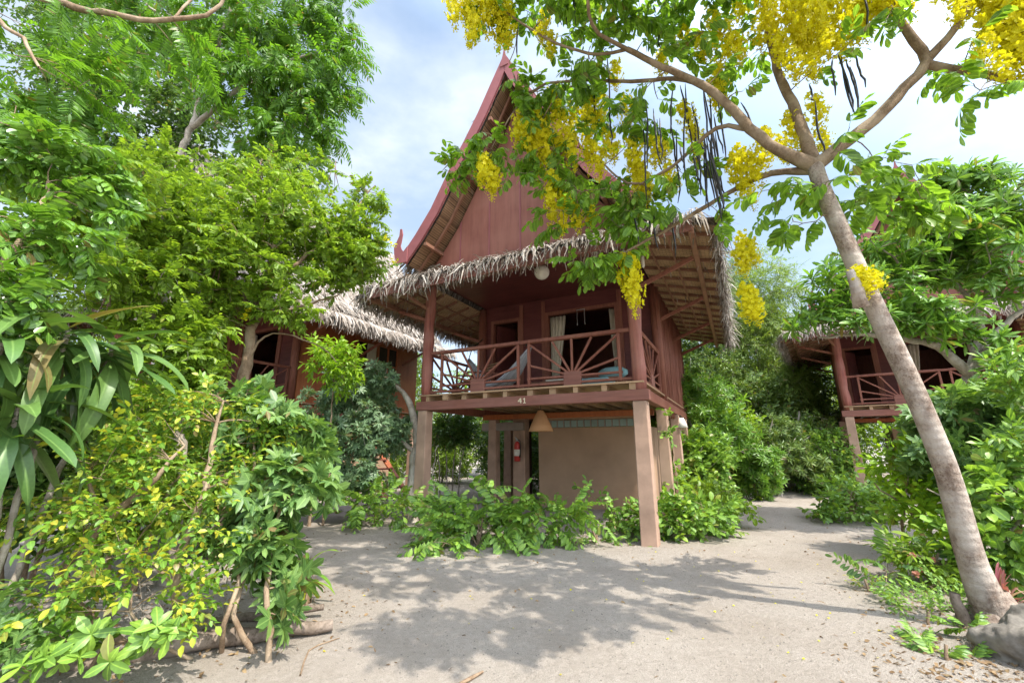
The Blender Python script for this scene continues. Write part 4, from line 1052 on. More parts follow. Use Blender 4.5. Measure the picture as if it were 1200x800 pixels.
rest = sorted([o for o in cas.children if o.name.startswith('blossom_cluster')], key=lambda o: -o.scale.z)[100:]
if rest:   # beyond the hundred largest the clusters become one loose part
    V_, L_, S_, n_ = [], [], [], 0
    for o in rest:
        me = o.data; co = np.zeros(len(me.vertices) * 3, dtype=np.float32); me.vertices.foreach_get('co', co); co = co.reshape(-1, 3)
        mt = np.array(Matrix.LocRotScale(o.location, o.rotation_euler, o.scale)); V_.append(co @ mt[:3, :3].T + mt[:3, 3])
        li = np.zeros(len(me.loops), dtype=np.int32); me.loops.foreach_get('vertex_index', li); L_.append(li + n_); n_ += len(co)
        sz = np.zeros(len(me.polygons), dtype=np.int32); me.polygons.foreach_get('loop_total', sz); S_.append(sz); bpy.data.objects.remove(o)
    tag(link('small_blossoms', npmesh('small_blossoms', np.concatenate(V_), np.concatenate(L_), np.concatenate(S_)), M['petal'], cas), None, kind='stuff')

def pod_mesh(seed):
    r = random.Random(seed); m = MB(); N = 7; b = r.uniform(-.04, .04)
    m.tube([(b * math.sin(3 * i / N), .03 * r.uniform(-1, 1) * i / N, -.5 * i / (N - 1)) for i in range(N)], [.003, .0085, .010, .0105, .010, .0095, .004], 7)
    me = m.mesh('seed_pod'); me.materials.append(M['pod']); return me
PM = [pod_mesh(i) for i in range(5)]
def pod(par, base, pxx, py0, py1, y):
    top = at(pxx, py0, y); L = abs(py1 - py0) * pxm(top) * 1.04
    o = link('seed_pod', random.choice(PM), None, par, top - base, (random.uniform(-.1, .1), random.uniform(-.1, .1), random.uniform(0, 6.28))); k = L / .5; o.scale = (1, 1, k)
pods = [(646, -25, 32, 4.25), (652, -25, 44, 4.25), (658, -25, 38, 4.25), (667, -30, 34, 4.2), (671, -30, 46, 4.2), (608, 28, 74, 4.35), (711, 62, 150, 4.4), (714, 120, 180, 4.4), (694, 90, 140, 4.6), (773, 30, 62, 4.1),
        (976, 66, 118, 3.5), (981, 62, 140, 3.5), (986, 66, 146, 3.5), (991, 70, 128, 3.5), (996, 78, 140, 3.48), (1003, 64, 112, 3.46), (1011, -10, 42, 3.3), (955, 118, 190, 3.6), (948, 98, 122, 3.7),
        (770, 140, 205, 4.5), (789, 100, 160, 4.3), (797, 100, 150, 4.3), (803, 98, 178, 4.3), (810, 120, 180, 4.3), (824, 106, 184, 4.1), (840, 112, 200, 4.1), (868, 120, 176, 3.9)]
for i in range(16): pods.append((random.uniform(806, 838), random.uniform(150, 185), random.uniform(215, 268), random.uniform(4.0, 4.5)))
for i in range(14): pods.append((random.uniform(745, 850), random.uniform(95, 170), random.uniform(180, 240), random.uniform(4.1, 4.7)))
for (x, y) in ((738, 230), (758, 215), (765, 235), (788, 240)): pods.append((x, y, y + 62, 4.7))
for p in pods: pod(cas, tb, *p)

# ---- left side ----------------------------------------------------------------
b = np.array([-5.0, 3.1, 0.])
ln = [([b, (-5.1, 3.1, 2.), (-5.2, 3.05, 3.8), (-4.9, 3.0, 5.0), at(-15, -22, 3.0), at(50, -4, 3.0), at(120, 17, 3.0), at(200, 25, 3.1), at(243, 17, 3.15), at(268, -8, 3.2), at(300, -60, 3.3)], [.14, .12, .10, .06, .045, .034, .026, .021, .017, .013, .009]),
      ([(-5.2, 3.05, 3.8), at(-60, 0, 2.9), at(15, 35, 2.8), at(45, 78, 2.8)], [.06, .03, .015, .010]),
      ([at(200, 25, 3.1), at(280, -60, 3.5), at(330, -90, 3.8)], [.012, .010, .007])]
tp = clump_tips([(120, 50, 3.3, 90, 34, .4, 16), (40, 105, 2.9, 55, 30, .35, 14), (15, 150, 2.6, 30, 16, .2, 6), (215, 60, 3.3, 30, 20, .2, 5), (90, 95, 3.1, 40, 20, .3, 7)])
plant('poinciana_tree', 'tree with comb-like leaflets whose bare bough crosses the top left corner', 'tree', b, ln, tp, t_comb, M['l_neem'], M['stem'], per=3, sc=(.8, 1.1), up=-.05, hang=.15, jit=.5, back=.75, rt=.0025, rmax=.007, sag=.1, minz=2.3)
b = G0(np.array([at(150, 520, 6.6)[0], 6.6, 0]))
ln = [([b, at(160, 400, 6.6), at(190, 250, 6.6), at(230, 130, 6.6), at(260, 40, 6.6), at(290, -60, 6.6)], [.08, .07, .06, .05, .035, .015]), (px((225, 150, 6.6), (300, 90, 6.5), (370, 60, 6.5)), [.05, .035, .012]), (px((240, 100, 6.6), (200, 30, 6.4), (150, -10, 6.4)), [.04, .03, .012]), (px((280, 0, 6.6), (340, -20, 6.6), (390, 0, 6.6)), [.03, .02, .01])]
tp = clump_tips([(320, 30, 6.6, 95, 50, .9, 100), (345, 100, 6.5, 60, 45, .7, 70), (270, 90, 6.4, 55, 45, .6, 40), (400, 80, 6.6, 20, 60, .4, 26), (388, 10, 6.6, 34, 36, .4, 26), (385, 150, 6.5, 22, 14, .3, 8), (180, 20, 6.4, 80, 40, .7, 40), (320, 150, 6.5, 60, 26, .5, 26), (120, -10, 6.4, 80, 30, .6, 24)])
plant('neem_tree', 'airy tree with narrow drooping leaflets against the sky at the upper left', 'tree', b, ln, tp, t_neem, M['l_neem'], M['greystem'], per=4, sc=(1.15, 1.6), up=-.1, out=.5, hang=.2, jit=.5, back=.75, rt=.003, rmax=.012, sag=.12, minz=2.5)

b = G0(at(183, 560, 9)); b[0] = at(183, 420, 9)[0]
ln = [([b, at(186, 420, 9), at(196, 330, 9), at(205, 240, 9), at(213, 150, 9), at(216, 95, 9), at(198, 20, 9), at(205, -60, 9)], [.12, .11, .10, .095, .085, .07, .05, .03]),
      (px((213, 160, 9), (170, 120, 9.2), (120, 60, 9.2)), [.05, .04, .02]), (px((214, 120, 9), (260, 60, 8.8), (320, 0, 8.8)), [.05, .035, .02]), (px((200, 215, 9), (160, 190, 8.7), (120, 175, 8.4)), [.05, .035, .02]), (px((205, 240, 9), (260, 200, 9.3), (310, 180, 9.4)), [.045, .03, .02])]
tp = clump_tips([(200, 45, 9, 120, 60, 1.5, 150), (215, 135, 8.6, 60, 40, .8, 60), (160, 165, 8.4, 50, 36, .7, 40), (110, 100, 8.6, 85, 50, 1.2, 90), (300, 175, 9.2, 60, 55, 1, 70), (240, -20, 9, 120, 40, 1.5, 60), (350, 180, 9.5, 40, 50, .8, 40), (60, 30, 9, 80, 60, 1, 60), (130, 190, 8.4, 60, 40, 1., 50)])
plant('pale_trunk_tree', 'tall tree with a pale smooth trunk rising behind the left shrubs', 'tree', b, ln, tp, t_ovate, M['l_ovate'], M['whitebark'], per=6, sc=(.9, 1.5), up=.1, hang=.1, jit=.7, back=.8, rt=.005, rmax=.03, minz=3.)

def pods_dry(par, base, spots):
    for (x, y, d, n, L) in spots:
        for i in range(n):
            m = MB(); p = at(x + random.uniform(-5, 5), y + random.uniform(-5, 3), d) - base; k = L * pxm(at(x, y, d)); dx = random.uniform(-.25, .25)
            m.tube([p, p + np.array([dx * k * .3, 0, -k * .5]), p + np.array([dx * k, 0, -k])], [.004, .007, .003], 6); m.build('dry_pod', M['drypod'], par)
def blossoms(par, base, spots, mat, s=.035, n=9, name='flower_cluster'):
    for (x, y, d) in spots:
        c = at(x, y, d) - base; t = T()
        for i in range(n):
            q = Vector(c) + Vector((random.uniform(-1, 1), random.uniform(-1, 1), random.uniform(-1, 1))) * s * 1.5
            vs, fs = [], []
            ax = Vector((random.uniform(-1, 1), random.uniform(-1.2, .2), random.uniform(-.2, 1))).normalized(); mt = frame(q, ax, (0, .3, 1))
            for j in range(5):
                a = j * 1.2566; cc, ss = math.cos(a), math.sin(a)
                t.add([(0, 0, 0), (cc * s * .6 - ss * s * .4, s * .2, ss * s * .6 + cc * s * .4), (cc * s, s * .4, ss * s), (cc * s * .6 + ss * s * .4, s * .2, ss * s * .6 - cc * s * .4)], [(0, 1, 2, 3)], mt)
        me = bpy.data.meshes.new(name); me.from_pydata(t.v, [], t.f); me.update(); link(name, me, mat, par)

b = G0(gat(262, 640))
b = G0(np.array([at(268, 560, 5.6)[0], 5.6, 0]))
ln = [([b, at(274, 520, 5.6), at(287, 440, 5.55), at(298, 372, 5.5), at(315, 310, 5.5), at(330, 250, 5.5)], [.085, .078, .07, .058, .04, .02]), (px((298, 372, 5.5), (270, 320, 5.3), (240, 270, 5.1)), [.045, .03, .015]), (px((308, 330, 5.5), (360, 300, 5.7), (405, 260, 5.9), (425, 235, 6.), (440, 218, 6.)), [.04, .028, .02, .014, .008]), (px((298, 372, 5.5), (350, 360, 5.6), (395, 345, 5.8)), [.03, .02, .01]),
      (px((290, 420, 5.5), (320, 390, 5.7), (375, 405, 6.2), (395, 425, 6.3)), [.02, .013, .009, .006])]
tp = clump_tips([(330, 255, 5.6, 95, 60, 1., 190), (250, 280, 5.2, 85, 65, .9, 170), (215, 215, 5.6, 70, 45, .8, 90), (395, 285, 5.9, 48, 55, .6, 95), (415, 305, 5.8, 40, 34, .5, 50), (425, 225, 6, 16, 18, .2, 8), (446, 240, 6.05, 18, 12, .2, 9), (436, 280, 6, 20, 30, .3, 22), (290, 325, 5.4, 95, 28, .7, 90), (390, 322, 5.8, 40, 26, .4, 26), (225, 375, 5.2, 40, 36, .5, 34), (330, 200, 5.7, 70, 22, .6, 46), (320, 360, 5.3, 60, 18, .4, 26), (250, 350, 5.2, 50, 30, .4, 34)])
o, _, _ = plant('senna_tree', 'bright green senna tree with small yellow flowers in front of the boarded house', 'tree', b, ln, tp, t_senna, M['l_senna'], M['stem'], per=4, sc=(.85, 1.25), up=.15, jit=.7, back=.85, rt=.003, rmax=.014, minz=2.)
pods_dry(o, b, [(392, 190, 5.8, 3, 36), (305, 190, 5.5, 4, 50), (255, 305, 5., 3, 28), (425, 245, 6, 3, 18)])
blossoms(o, b, [(461, 287, 5.9), (452, 278, 5.9), (434, 270, 5.9), (419, 316, 5.8), (462, 306, 5.9), (440, 290, 5.9), (292, 362, 5.2), (286, 372, 5.2)], M['petal'], .028)

b = G0(np.array([at(215, 560, 4.7)[0], 4.7, 0]))
ln = [([b, at(210, 540, 4.7), at(205, 470, 4.7), at(188, 390, 4.65), at(200, 310, 4.6), at(180, 230, 4.6)], [.06, .055, .05, .042, .03, .012]), (px((200, 440, 4.7), (225, 390, 4.8), (235, 330, 4.9)), [.035, .025, .012]), (px((190, 385, 4.65), (140, 310, 4.3), (90, 240, 4.1)), [.035, .025, .012])]
tp = clump_tips([(140, 235, 4.3, 90, 45, .7, 130), (200, 300, 4.7, 70, 55, .7, 120), (70, 225, 3.9, 60, 45, .6, 70), (205, 385, 4.6, 55, 45, .5, 70), (140, 330, 4.2, 60, 40, .5, 60), (170, 470, 4.4, 50, 40, .5, 46), (215, 420, 4.7, 50, 40, .5, 40), (110, 300, 4.2, 60, 40, .5, 40), (225, 440, 4.8, 32, 40, .5, 30)])
o, _, _ = plant('senna_tree', 'leafy senna tree with dry hanging pods beside the pale trunk', 'tree', b, ln, tp, t_senna, M['l_senna'], M['greystem'], per=4, sc=(.85, 1.25), up=.15, jit=.7, back=.85, rt=.0028, rmax=.012, minz=1.3)
pods_dry(o, b, [(103, 275, 3.8, 3, 30), (133, 325, 4., 4, 40), (186, 322, 4.4, 5, 38)])

b = G0(np.array([-3.5, 2.5, 0]))
ln = [([b, (-3.5, 2.5, .9), (-3.3, 2.5, 1.8), at(20, 290, 2.5), at(60, 210, 2.6)], [.05, .045, .035, .02, .01]), ([(-3.3, 2.5, 1.8), at(-60, 250, 2.5), at(0, 120, 2.4)], [.03, .02, .01])]
tp = clump_tips([(70, 190, 2.7, 70, 32, .35, 30), (45, 285, 2.6, 55, 40, .3, 30), (10, 350, 2.4, 30, 40, .3, 14), (110, 235, 2.8, 40, 30, .3, 14)])
plant('glossy_shrub', 'shrub with glossy oval leaflets along the left edge above the broad strap leaves', 'shrub', b, ln, tp, t_glossy, M['l_glossy'], M['stem'], per=3, sc=(.7, 1.0), up=.1, hang=.1, jit=.6, back=.7, rt=.003, rmax=.008)
# dracaena clump
def strap_plant(name, label, cat, base, heads, temps, mat, bm, n, sc, lo=-.5, hi=.9, trunkr=.03):
    o = thing(name, label, cat, base); sk = Skel(); fo = Fol(temps)
    for hcen in heads:
        sk.limb([base, base * .45 + np.array(hcen) * .55 + rng.normal(0, .04, 3), hcen], [trunkr * 1.2, trunkr, trunkr * .8], 8, wob=.006)
        for i in range(n):
            s = i / n; el = lo + (hi - lo) * (1 - s) ** .8; ph = i * 2.4 + rng.uniform(-.3, .3)
            d = np.array([math.cos(ph) * math.cos(el), math.sin(ph) * math.cos(el), math.sin(el)])
            fo.put(np.array(hcen) + np.array([0, 0, -.22 * s]), d, np.array([0, 0, 1.]) + rng.normal(0, .15, 3), rng.uniform(*sc))
    link('stalk', sk.mesh('stalk', base), bm, o); link('leaves', fo.mesh('leaves', base), mat, o); return o
b = G0(np.array([-3.05, 2.75, 0]))
strap_plant('dracaena', 'broad strap-leaved dracaena drooping at the left edge', 'plant', b, [at(5, 395, 2.5), at(80, 385, 2.75), at(135, 400, 3.0), at(25, 470, 2.6)], t_strap, M['l_strap'], M['greystem'], 26, (.75, 1.15), lo=-1.35, hi=.4, trunkr=.017)

b = G0(gat(190, 790)); b[1] += .25
ln = [([b, at(206, 690, 3.25), at(228, 600, 3.3), at(250, 520, 3.4), at(262, 470, 3.45)], [.034, .03, .026, .018, .008]), ([b + np.array([-.45, .05, 0]), at(75, 690, 3.1), at(120, 615, 3.1), at(180, 560, 3.2), at(215, 520, 3.3)], [.033, .03, .026, .018, .008]),
      (px((120, 615, 3.1), (100, 560, 3.), (70, 530, 3.)), [.016, .01, .006]), (px((206, 690, 3.25), (170, 650, 3.1), (140, 640, 3.)), [.014, .01, .006]), (px((215, 650, 3.27), (265, 600, 3.4), (290, 560, 3.4)), [.014, .01, .006]), ([b + np.array([.1, -.1, 0]), at(165, 740, 3.), at(150, 690, 2.95)], [.012, .01, .006])]
tp = clump_tips([(180, 535, 3.2, 85, 34, .45, 40), (100, 590, 3.05, 75, 32, .4, 26), (225, 490, 3.45, 60, 34, .4, 34), (140, 665, 2.95, 75, 26, .3, 17), (270, 560, 3.45, 40, 45, .4, 24), (190, 610, 3.1, 85, 28, .4, 16), (80, 700, 2.9, 40, 24, .3, 14), (225, 690, 3.1, 34, 24, .2, 12), (285, 505, 3.6, 36, 30, .3, 16)])
plant('golden_shrub', 'yellow-tipped shrub with slanting bare stems at the lower left', 'shrub', b, ln, tp, t_gold, M['l_gold'], M['stem'], per=3, sc=(.8, 1.25), up=.1, hang=.05, jit=.55, back=.8, rt=.002, rmax=.008)

b = G0(gat(292, 775)); b[1] += .1
ln = [([b + np.array([.13, -.1, 0]), at(317, 740, 3.25), at(314, 690, 3.3), at(322, 640, 3.4), at(335, 570, 3.55)], [.022, .02, .018, .015, .01]), ([b, at(272, 720, 3.3), at(290, 660, 3.4), at(300, 590, 3.5), at(295, 500, 3.7)], [.02, .018, .016, .014, .008]), ([b + np.array([-.25, 0, 0]), at(262, 730, 3.2), at(282, 680, 3.3), at(270, 610, 3.5)], [.018, .016, .014, .008])]
tp = clump_tips([(318, 510, 3.75, 44, 36, .45, 17), (340, 570, 3.6, 34, 45, .35, 17), (300, 615, 3.5, 42, 34, .35, 14), (278, 480, 3.9, 36, 24, .35, 10), (322, 700, 3.35, 28, 26, .25, 5), (350, 525, 3.9, 26, 28, .3, 9), (310, 655, 3.4, 34, 20, .25, 5)])
plant('chaya_shrub', 'dark green shrub with lobed leaves on bare stems at the edge of the path', 'shrub', b, ln, tp, t_chaya, M['l_chaya'], M['stem'], per=2, sc=(.75, 1.15), up=.25, hang=.0, jit=.5, rt=.005, rmax=.012)

b = G0(gat(484, 612))
ln = [([b, at(484, 560, 8.85), at(489, 510, 8.85), at(476, 465, 8.9), at(450, 440, 9.)], [.12, .105, .09, .06, .02]), (px((486, 530, 8.85), (450, 500, 8.8), (415, 480, 8.8)), [.05, .03, .015]), ([b + np.array([-.7, .1, 0]), at(440, 560, 8.7), at(425, 520, 8.7)], [.03, .025, .012]), ([b + np.array([.3, .1, 0]), at(505, 570, 8.9), at(512, 520, 9)], [.02, .016, .008])]
tp = clump_tips([(425, 450, 9, 50, 26, .7, 44), (425, 505, 8.8, 55, 36, .7, 50), (385, 480, 8.8, 30, 34, .5, 22), (415, 560, 8.5, 45, 22, .5, 22), (468, 500, 9, 24, 22, .4, 10), (370, 560, 8.3, 30, 24, .4, 16)])
plant('cassava_tree', 'grey-green cassava-like tree between the two houses', 'tree', b, ln, tp, t_blue, M['l_blue'], M['greystem'], per=3, sc=(.9, 1.3), up=.2, jit=.6, rt=.006, rmax=.02)
b = G0(gat(362, 618))
ln = [([b, at(366, 575, 8.1), at(372, 520, 8.1)], [.03, .025, .01]), ([b + np.array([.2, .1, 0]), at(384, 560, 8.2), at(392, 430, 8)], [.025, .02, .008])]
tp = clump_tips([(385, 418, 7.8, 34, 22, .4, 34), (362, 520, 7.9, 32, 28, .4, 40), (345, 565, 7.8, 28, 20, .3, 20), (400, 440, 8, 20, 16, .3, 12)])
plant('lime_shrub', 'lime green shrub with narrow drooping leaves before the boarded wall', 'shrub', b, ln, tp, t_lime, M['l_lime'], M['stem'], per=5, sc=(.9, 1.4), up=.2, hang=.1, jit=.6, rt=.004, rmax=.014)

# understorey fill on the left
UND = []
for i, (pxx, pyb, y, h, wd, lab, tt, lm) in enumerate([
        (60, 0, 4.6, 2.0, .9, 'rounded shrub with mid green oval leaves behind the strap leaves', t_ovate, 'l_ovate'), (150, 0, 6.2, 2.2, 1., 'oval-leaved shrub standing behind the yellow-tipped shrub', t_ovate, 'l_senna'),
        (225, 0, 7.2, 1.7, .9, 'dense green shrub in front of the boarded veranda rail', t_broad, 'l_senna'), (300, 0, 6.0, 1.2, .7, 'tall leafy shrub behind the lobed-leaf shrub', t_broad, 'l_bush'), (-20, 0, 3.8, 2.2, .7, 'dark oval-leaved shrub at the far left margin', t_ovate, 'l_ovate'), (175, 0, 4.4, 1.5, .6, 'small-leaved shrub between the slanting stems', t_senna, 'l_senna')]):
    x = at(pxx, 500, y)[0]; b = G0(np.array([x, y, 0]))
    ln = [([b + np.array([dx, dy, 0]), b + np.array([dx * 1.6, dy, h * .4]), b + np.array([dx * 2.6, dy * 2, h * .75])], [.025, .02, .01]) for dx, dy in ((-.1, 0), (.12, .05), (0, .1))]
    tp = ball_tips([(b + np.array([0, 0, h * .68]), (wd, wd * .7, h * .34), 90), (b + np.array([-.2, 0, h * .45]), (wd * .8, wd * .6, h * .22), 26)])
    plant('garden_shrub', lab, 'shrub', b, ln, tp, tt, M[lm], M['stem'], per=4, sc=(.8, 1.3), up=.2, jit=.6, rt=.003, rmax=.012)

# low plants, front left
def lowplant(name, label, base, tipsdef, tt, lm, per=1, sc=(.8, 1.1), up=.5, jit=.4, cat='plant', stemmat='stem', extra=None, **kw):
    base = G0(base); tp = clump_tips(tipsdef)
    ln = extra or [([base, base + np.array([.01, .01, .12])], [.012, .01])]
    return plant(name, label, cat, base, ln, tp, tt, M[lm], M[stemmat], per=per, sc=sc, up=up, jit=jit, rt=.003, rmax=.008, crown='leaves', trunk='stems', **kw)
lowplant('young_plant', 'seedling with big pale green ribbed leaves at the bottom left corner', gat(120, 790) + np.array([0, -.1, 0]), [(105, 745, 2.75, 38, 22, .2, 9), (160, 765, 2.75, 30, 18, .2, 6), (65, 770, 2.7, 24, 14, .2, 4), (195, 735, 2.8, 22, 14, .15, 4)], t_bigleaf, 'l_bush', sc=(.55, .85))
lowplant('lobed_plant', 'blue-green lobed seedling tucked into the lower left corner', gat(10, 790) + np.array([-.1, .0, 0]), [(5, 715, 2.7, 22, 26, .15, 6), (20, 770, 2.65, 18, 18, .15, 5)], t_chaya, 'l_chaya', sc=(.6, .85))
b = G0(gat(345, 715)); b[1] += .1
strap_plant('young_dracaena', 'small yellowing strap-leaved plant with a withered skirt beside the bare stem', 'plant', b, [b + np.array([.03, 0, .34])], [strap(.34, .045, 1.2, 3), strap(.3, .04, 1.6, 4)], M['l_gold'], M['stem'], 12, (.7, 1.1), trunkr=.02)
o = bpy.data.objects[[k for k in bpy.data.objects.keys() if k.startswith('young_dracaena')][0]]
fo = Fol([blade(.3, .03, .5, 1), blade(.25, .022, .7, 2)])
for i in range(150):
    a = rng.uniform(0, 6.28); z = rng.uniform(.05, .42); fo.put(b + np.array([math.cos(a) * .05, math.sin(a) * .05, z]), np.array([math.cos(a) * .5, math.sin(a) * .5, -1 + rng.normal(0, .3)]), np.array([math.cos(a), math.sin(a), .3]), rng.uniform(.6, 1.1))
link('withered_skirt', fo.mesh('withered_skirt', b), M['l_dry'], o)

# ---- middle -------------------------------------------------------------------
def archbush(label, base, cl, shoots=(), tt=t_arch, lm='l_bush', per=2, sc=(.6, .95), hang=.0, up=.2):
    base = G0(base); ln = [([base, base + np.array([rng.normal(0, .12), rng.normal(0, .1), .22])], [.016, .008]) for _ in range(4)]
    for s in shoots: ln.append(([base, (base + np.array(s)) / 2 + np.array([.03, 0, .1]), np.array(s)], [.012, .009, .005]))
    tp = np.concatenate([clump_tips(cl)] + ([np.array(shoots) + np.array([0, 0, .02])] if len(shoots) else []))
    return plant('arching_bush', label, 'bush', base, ln, tp, tt, M[lm], M['stem'], per=per, sc=sc, up=up, hang=hang, jit=.55, back=.7, rt=.003, rmax=.009, crown='leaves', trunk='stems', sag=.2)
archbush('low arching bush at the foot of the left concrete stilt', gat(440, 612), [(435, 592, 8.3, 42, 18, .5, 26), (475, 598, 8.2, 22, 14, .4, 10)])
archbush('wide arching bush with two tall shoots in front of the veranda', gat(560, 640), [(560, 618, 6.6, 62, 20, .5, 38), (520, 602, 7., 26, 16, .3, 10), (590, 608, 6.8, 40, 18, .4, 15), (525, 636, 6.2, 20, 12, .3, 9)], [at(566, 585, 6.9), at(556, 580, 7.), at(640, 592, 6.8)])
archbush('small drooping bush at the right end of the veranda bushes', gat(645, 632), [(640, 616, 6.7, 36, 18, .35, 18), (668, 606, 6.8, 16, 16, .25, 8)])
archbush('broad-leaved yellowing bush at the foot of the right front stilt', gat(800, 628), [(800, 604, 7.25, 52, 24, .45, 46), (770, 612, 7.3, 30, 18, .3, 16), (835, 612, 7.4, 26, 18, .3, 14)], (), t_broad, 'l_bush', 3, (.8, 1.15))
archbush('dark leafy bush beside the side stilts at the path edge', gat(852, 608), [(848, 590, 8.3, 26, 16, .4, 20), (820, 575, 8.8, 30, 14, .4, 14)], (), t_broad, 'l_senna', 3, (.8, 1.1))
archbush('thin bush between the concrete wall and the right front stilt', gat(722, 618), [(722, 604, 7.6, 28, 16, .3, 14)], [at(703, 590, 7.4), at(692, 580, 7.5)], t_broad, 'l_bush', 3, (.7, 1.))
archbush('creeping ground plant spreading on the sand before the concrete wall', gat(700, 634), [(700, 632, 6.9, 36, 4, .25, 16), (740, 640, 6.7, 24, 3, .2, 7)], (), t_senna, 'l_bush', 2, (.7, 1.))
b = G0(np.array(hw(-.22, 1.9, 0)))
plant('climbing_vine', 'vine climbing the side stilts of the main house', 'vine', b, [([b, np.array(hw(-.2, 1.75, 1.)), np.array(hw(-.15, 1.8, 2.))], [.012, .01, .006])],
      ball_tips([(hw(-.2, 1.85, .8), (.18, .2, .6), 9), (hw(-.22, 1.5, 1.75), (.12, .2, .25), 4)]), t_broad, M['l_bush'], M['stem'], per=2, sc=(.7, 1.), jit=.6, rt=.003)
b = G0(np.array([at(530, 500, 12.6)[0], 12.6, 0]))
ln = [([b + np.array([dx, 0, 0]), b + np.array([dx * 1.2, 0, .9]), b + np.array([dx * 1.8, 0, 1.55])], [.022, .02, .012]) for dx in (-.28, -.1, .06, .22)]
plant('clipped_shrub', 'round-headed shrub on thin bare stems behind the left stilt', 'shrub', b, ln, ball_tips([(b + np.array([0, 0, 1.85]), (.75, .6, .5), 120)]), t_ovate, M['l_ovate'], M['greystem'], per=5, sc=(.8, 1.2), jit=.7, rt=.004)

# ---- right side ---------------------------------------------------------------
b = G0(np.array([at(1142, 560, 7)[0], 7., 0]))
J = at(1138, 440, 7)
ln = [([b, at(1143, 520, 7), J], [.16, .14, .12]), ([J, at(1100, 408, 6.95), at(1055, 396, 6.9), at(1010, 392, 6.9), at(960, 396, 6.9)], [.085, .06, .045, .035, .015]), ([J, at(1148, 400, 7.05), at(1146, 370, 7.1), at(1120, 330, 7.2), at(1090, 300, 7.2)], [.09, .07, .05, .035, .015]), ([J, at(1165, 395, 6.9), at(1190, 372, 6.8), at(1225, 340, 6.7)], [.07, .05, .04, .02]),
      (px((1100, 408, 6.95), (1075, 370, 6.9), (1040, 345, 6.8), (1000, 330, 6.8)), [.045, .035, .025, .012]), (px((1146, 370, 7.1), (1160, 320, 7.), (1150, 270, 7.), (1135, 225, 7.)), [.05, .035, .025, .012]), (px((1085, 350, 7), (1055, 310, 7), (1030, 290, 7)), [.025, .02, .012])]
tp = clump_tips([(1000, 335, 6.9, 75, 28, .7, 46), (1080, 285, 7.1, 85, 55, .9, 120), (1150, 255, 7, 65, 55, .9, 120), (1110, 225, 7.2, 40, 26, .6, 30), (1095, 312, 7.4, 55, 26, .5, 60), (955, 370, 6.9, 42, 22, .5, 24), (1050, 370, 6.7, 80, 28, .6, 46), (1180, 320, 6.6, 45, 50, .7, 40), (1140, 205, 7, 50, 16, .5, 20), (1120, 380, 6.6, 50, 30, .4, 22), (1190, 420, 6.4, 30, 40, .5, 18), (1130, 480, 6.3, 50, 16, .4, 14)])
plant('frangipani_tree', 'spreading frangipani with crooked grey limbs behind the leaning trunk', 'tree', b, ln, tp, t_plum, M['l_plum'], M['greystem'], per=2, sc=(.8, 1.3), up=.55, jit=.25, rt=.010, rmax=.028, curve=.5, wob=.015, minz=1.5, rk=.02)

def shrub(name, label, pxx, y, h, cl, tt, lm, per=3, sc=(.8, 1.15), n=3, up=.25, jit=.55, bm='stem', group=None, rt=.003):
    b = G0(np.array([at(pxx, 600, y)[0], y, 0]))
    ln = [([b + np.array([rng.normal(0, .1), rng.normal(0, .1), 0]), b + np.array([rng.normal(0, .12), rng.normal(0, .1), h * .4]), b + np.array([rng.normal(0, .2), rng.normal(0, .15), h * .8])], [.022, .018, .008]) for _ in range(n)]
    return plant(name, label, 'shrub', b, ln, clump_tips(cl), tt, M[lm], M[bm], per=per, sc=sc, up=up, jit=jit, rt=rt, rmax=.012, group=group), b
shrub('chaya_shrub', 'dense lobed-leaf shrub behind the middle of the leaning trunk', 1135, 5.6, 1.6, [(1110, 485, 5.6, 52, 32, .5, 40), (1165, 510, 5.4, 45, 50, .5, 40), (1120, 545, 5.4, 45, 36, .4, 26)], t_chaya, 'l_chaya', 2, (.8, 1.2))
shrub('narrowleaf_shrub', 'narrow-leaved green shrub cut by the right edge of the frame', 1225, 4.7, 1.5, [(1200, 455, 4.7, 24, 40, .3, 22), (1205, 540, 4.6, 28, 45, .3, 22)], t_lime, 'l_bush', 4, (1., 1.4))
shrub('broadleaf_shrub', 'shrub with large oval leaves on a grey stem right of the trunk', 1165, 4.7, 1.2, [(1165, 590, 4.7, 40, 48, .4, 34), (1150, 650, 4.6, 40, 34, .35, 22), (1190, 660, 4.4, 24, 40, .3, 14)], t_broad, 'l_bush', 3, (.8, 1.2), bm='greystem')
shrub('broadleaf_shrub', 'bright shrub with pale lime shoots left of the trunk', 1060, 5.9, 1.2, [(1062, 540, 6., 30, 30, .4, 26), (1075, 592, 5.7, 28, 34, .35, 24), (1085, 560, 5.8, 26, 36, .3, 16)], t_broad, 'l_lime', 3, (.75, 1.1))
shrub('broadleaf_shrub', 'low rounded shrub where the path narrows before the far house', 1000, 8.7, .7, [(1000, 588, 8.8, 42, 22, .5, 48), (975, 600, 8.6, 18, 12, .3, 12), (1035, 590, 8.8, 26, 16, .4, 18)], t_broad, 'l_bush', 3, (.8, 1.15))
shrub('ivy_mound', 'creeper mound covering the stilt of the far house', 975, 13.8, 1.6, [(975, 540, 13.8, 24, 34, .6, 70), (1000, 560, 13.4, 30, 20, .5, 30), (955, 570, 13.4, 20, 14, .4, 24)], t_ovfar, 'l_ovate', 4, (.8, 1.2))
(o, _, _), b = shrub('ixora_shrub', 'small ixora with salmon flower heads at the path edge', 1085, 4.75, .45, [(1090, 665, 4.7, 34, 18, .3, 24), (1065, 650, 4.9, 20, 16, .2, 8)], t_lime, 'l_senna', 3, (.8, 1.1), up=.4)
blossoms(o, b, [(1068, 650, 4.65), (1074, 672, 4.5), (1082, 668, 4.5), (1092, 655, 4.6)], M['salmon'], .013, 30)
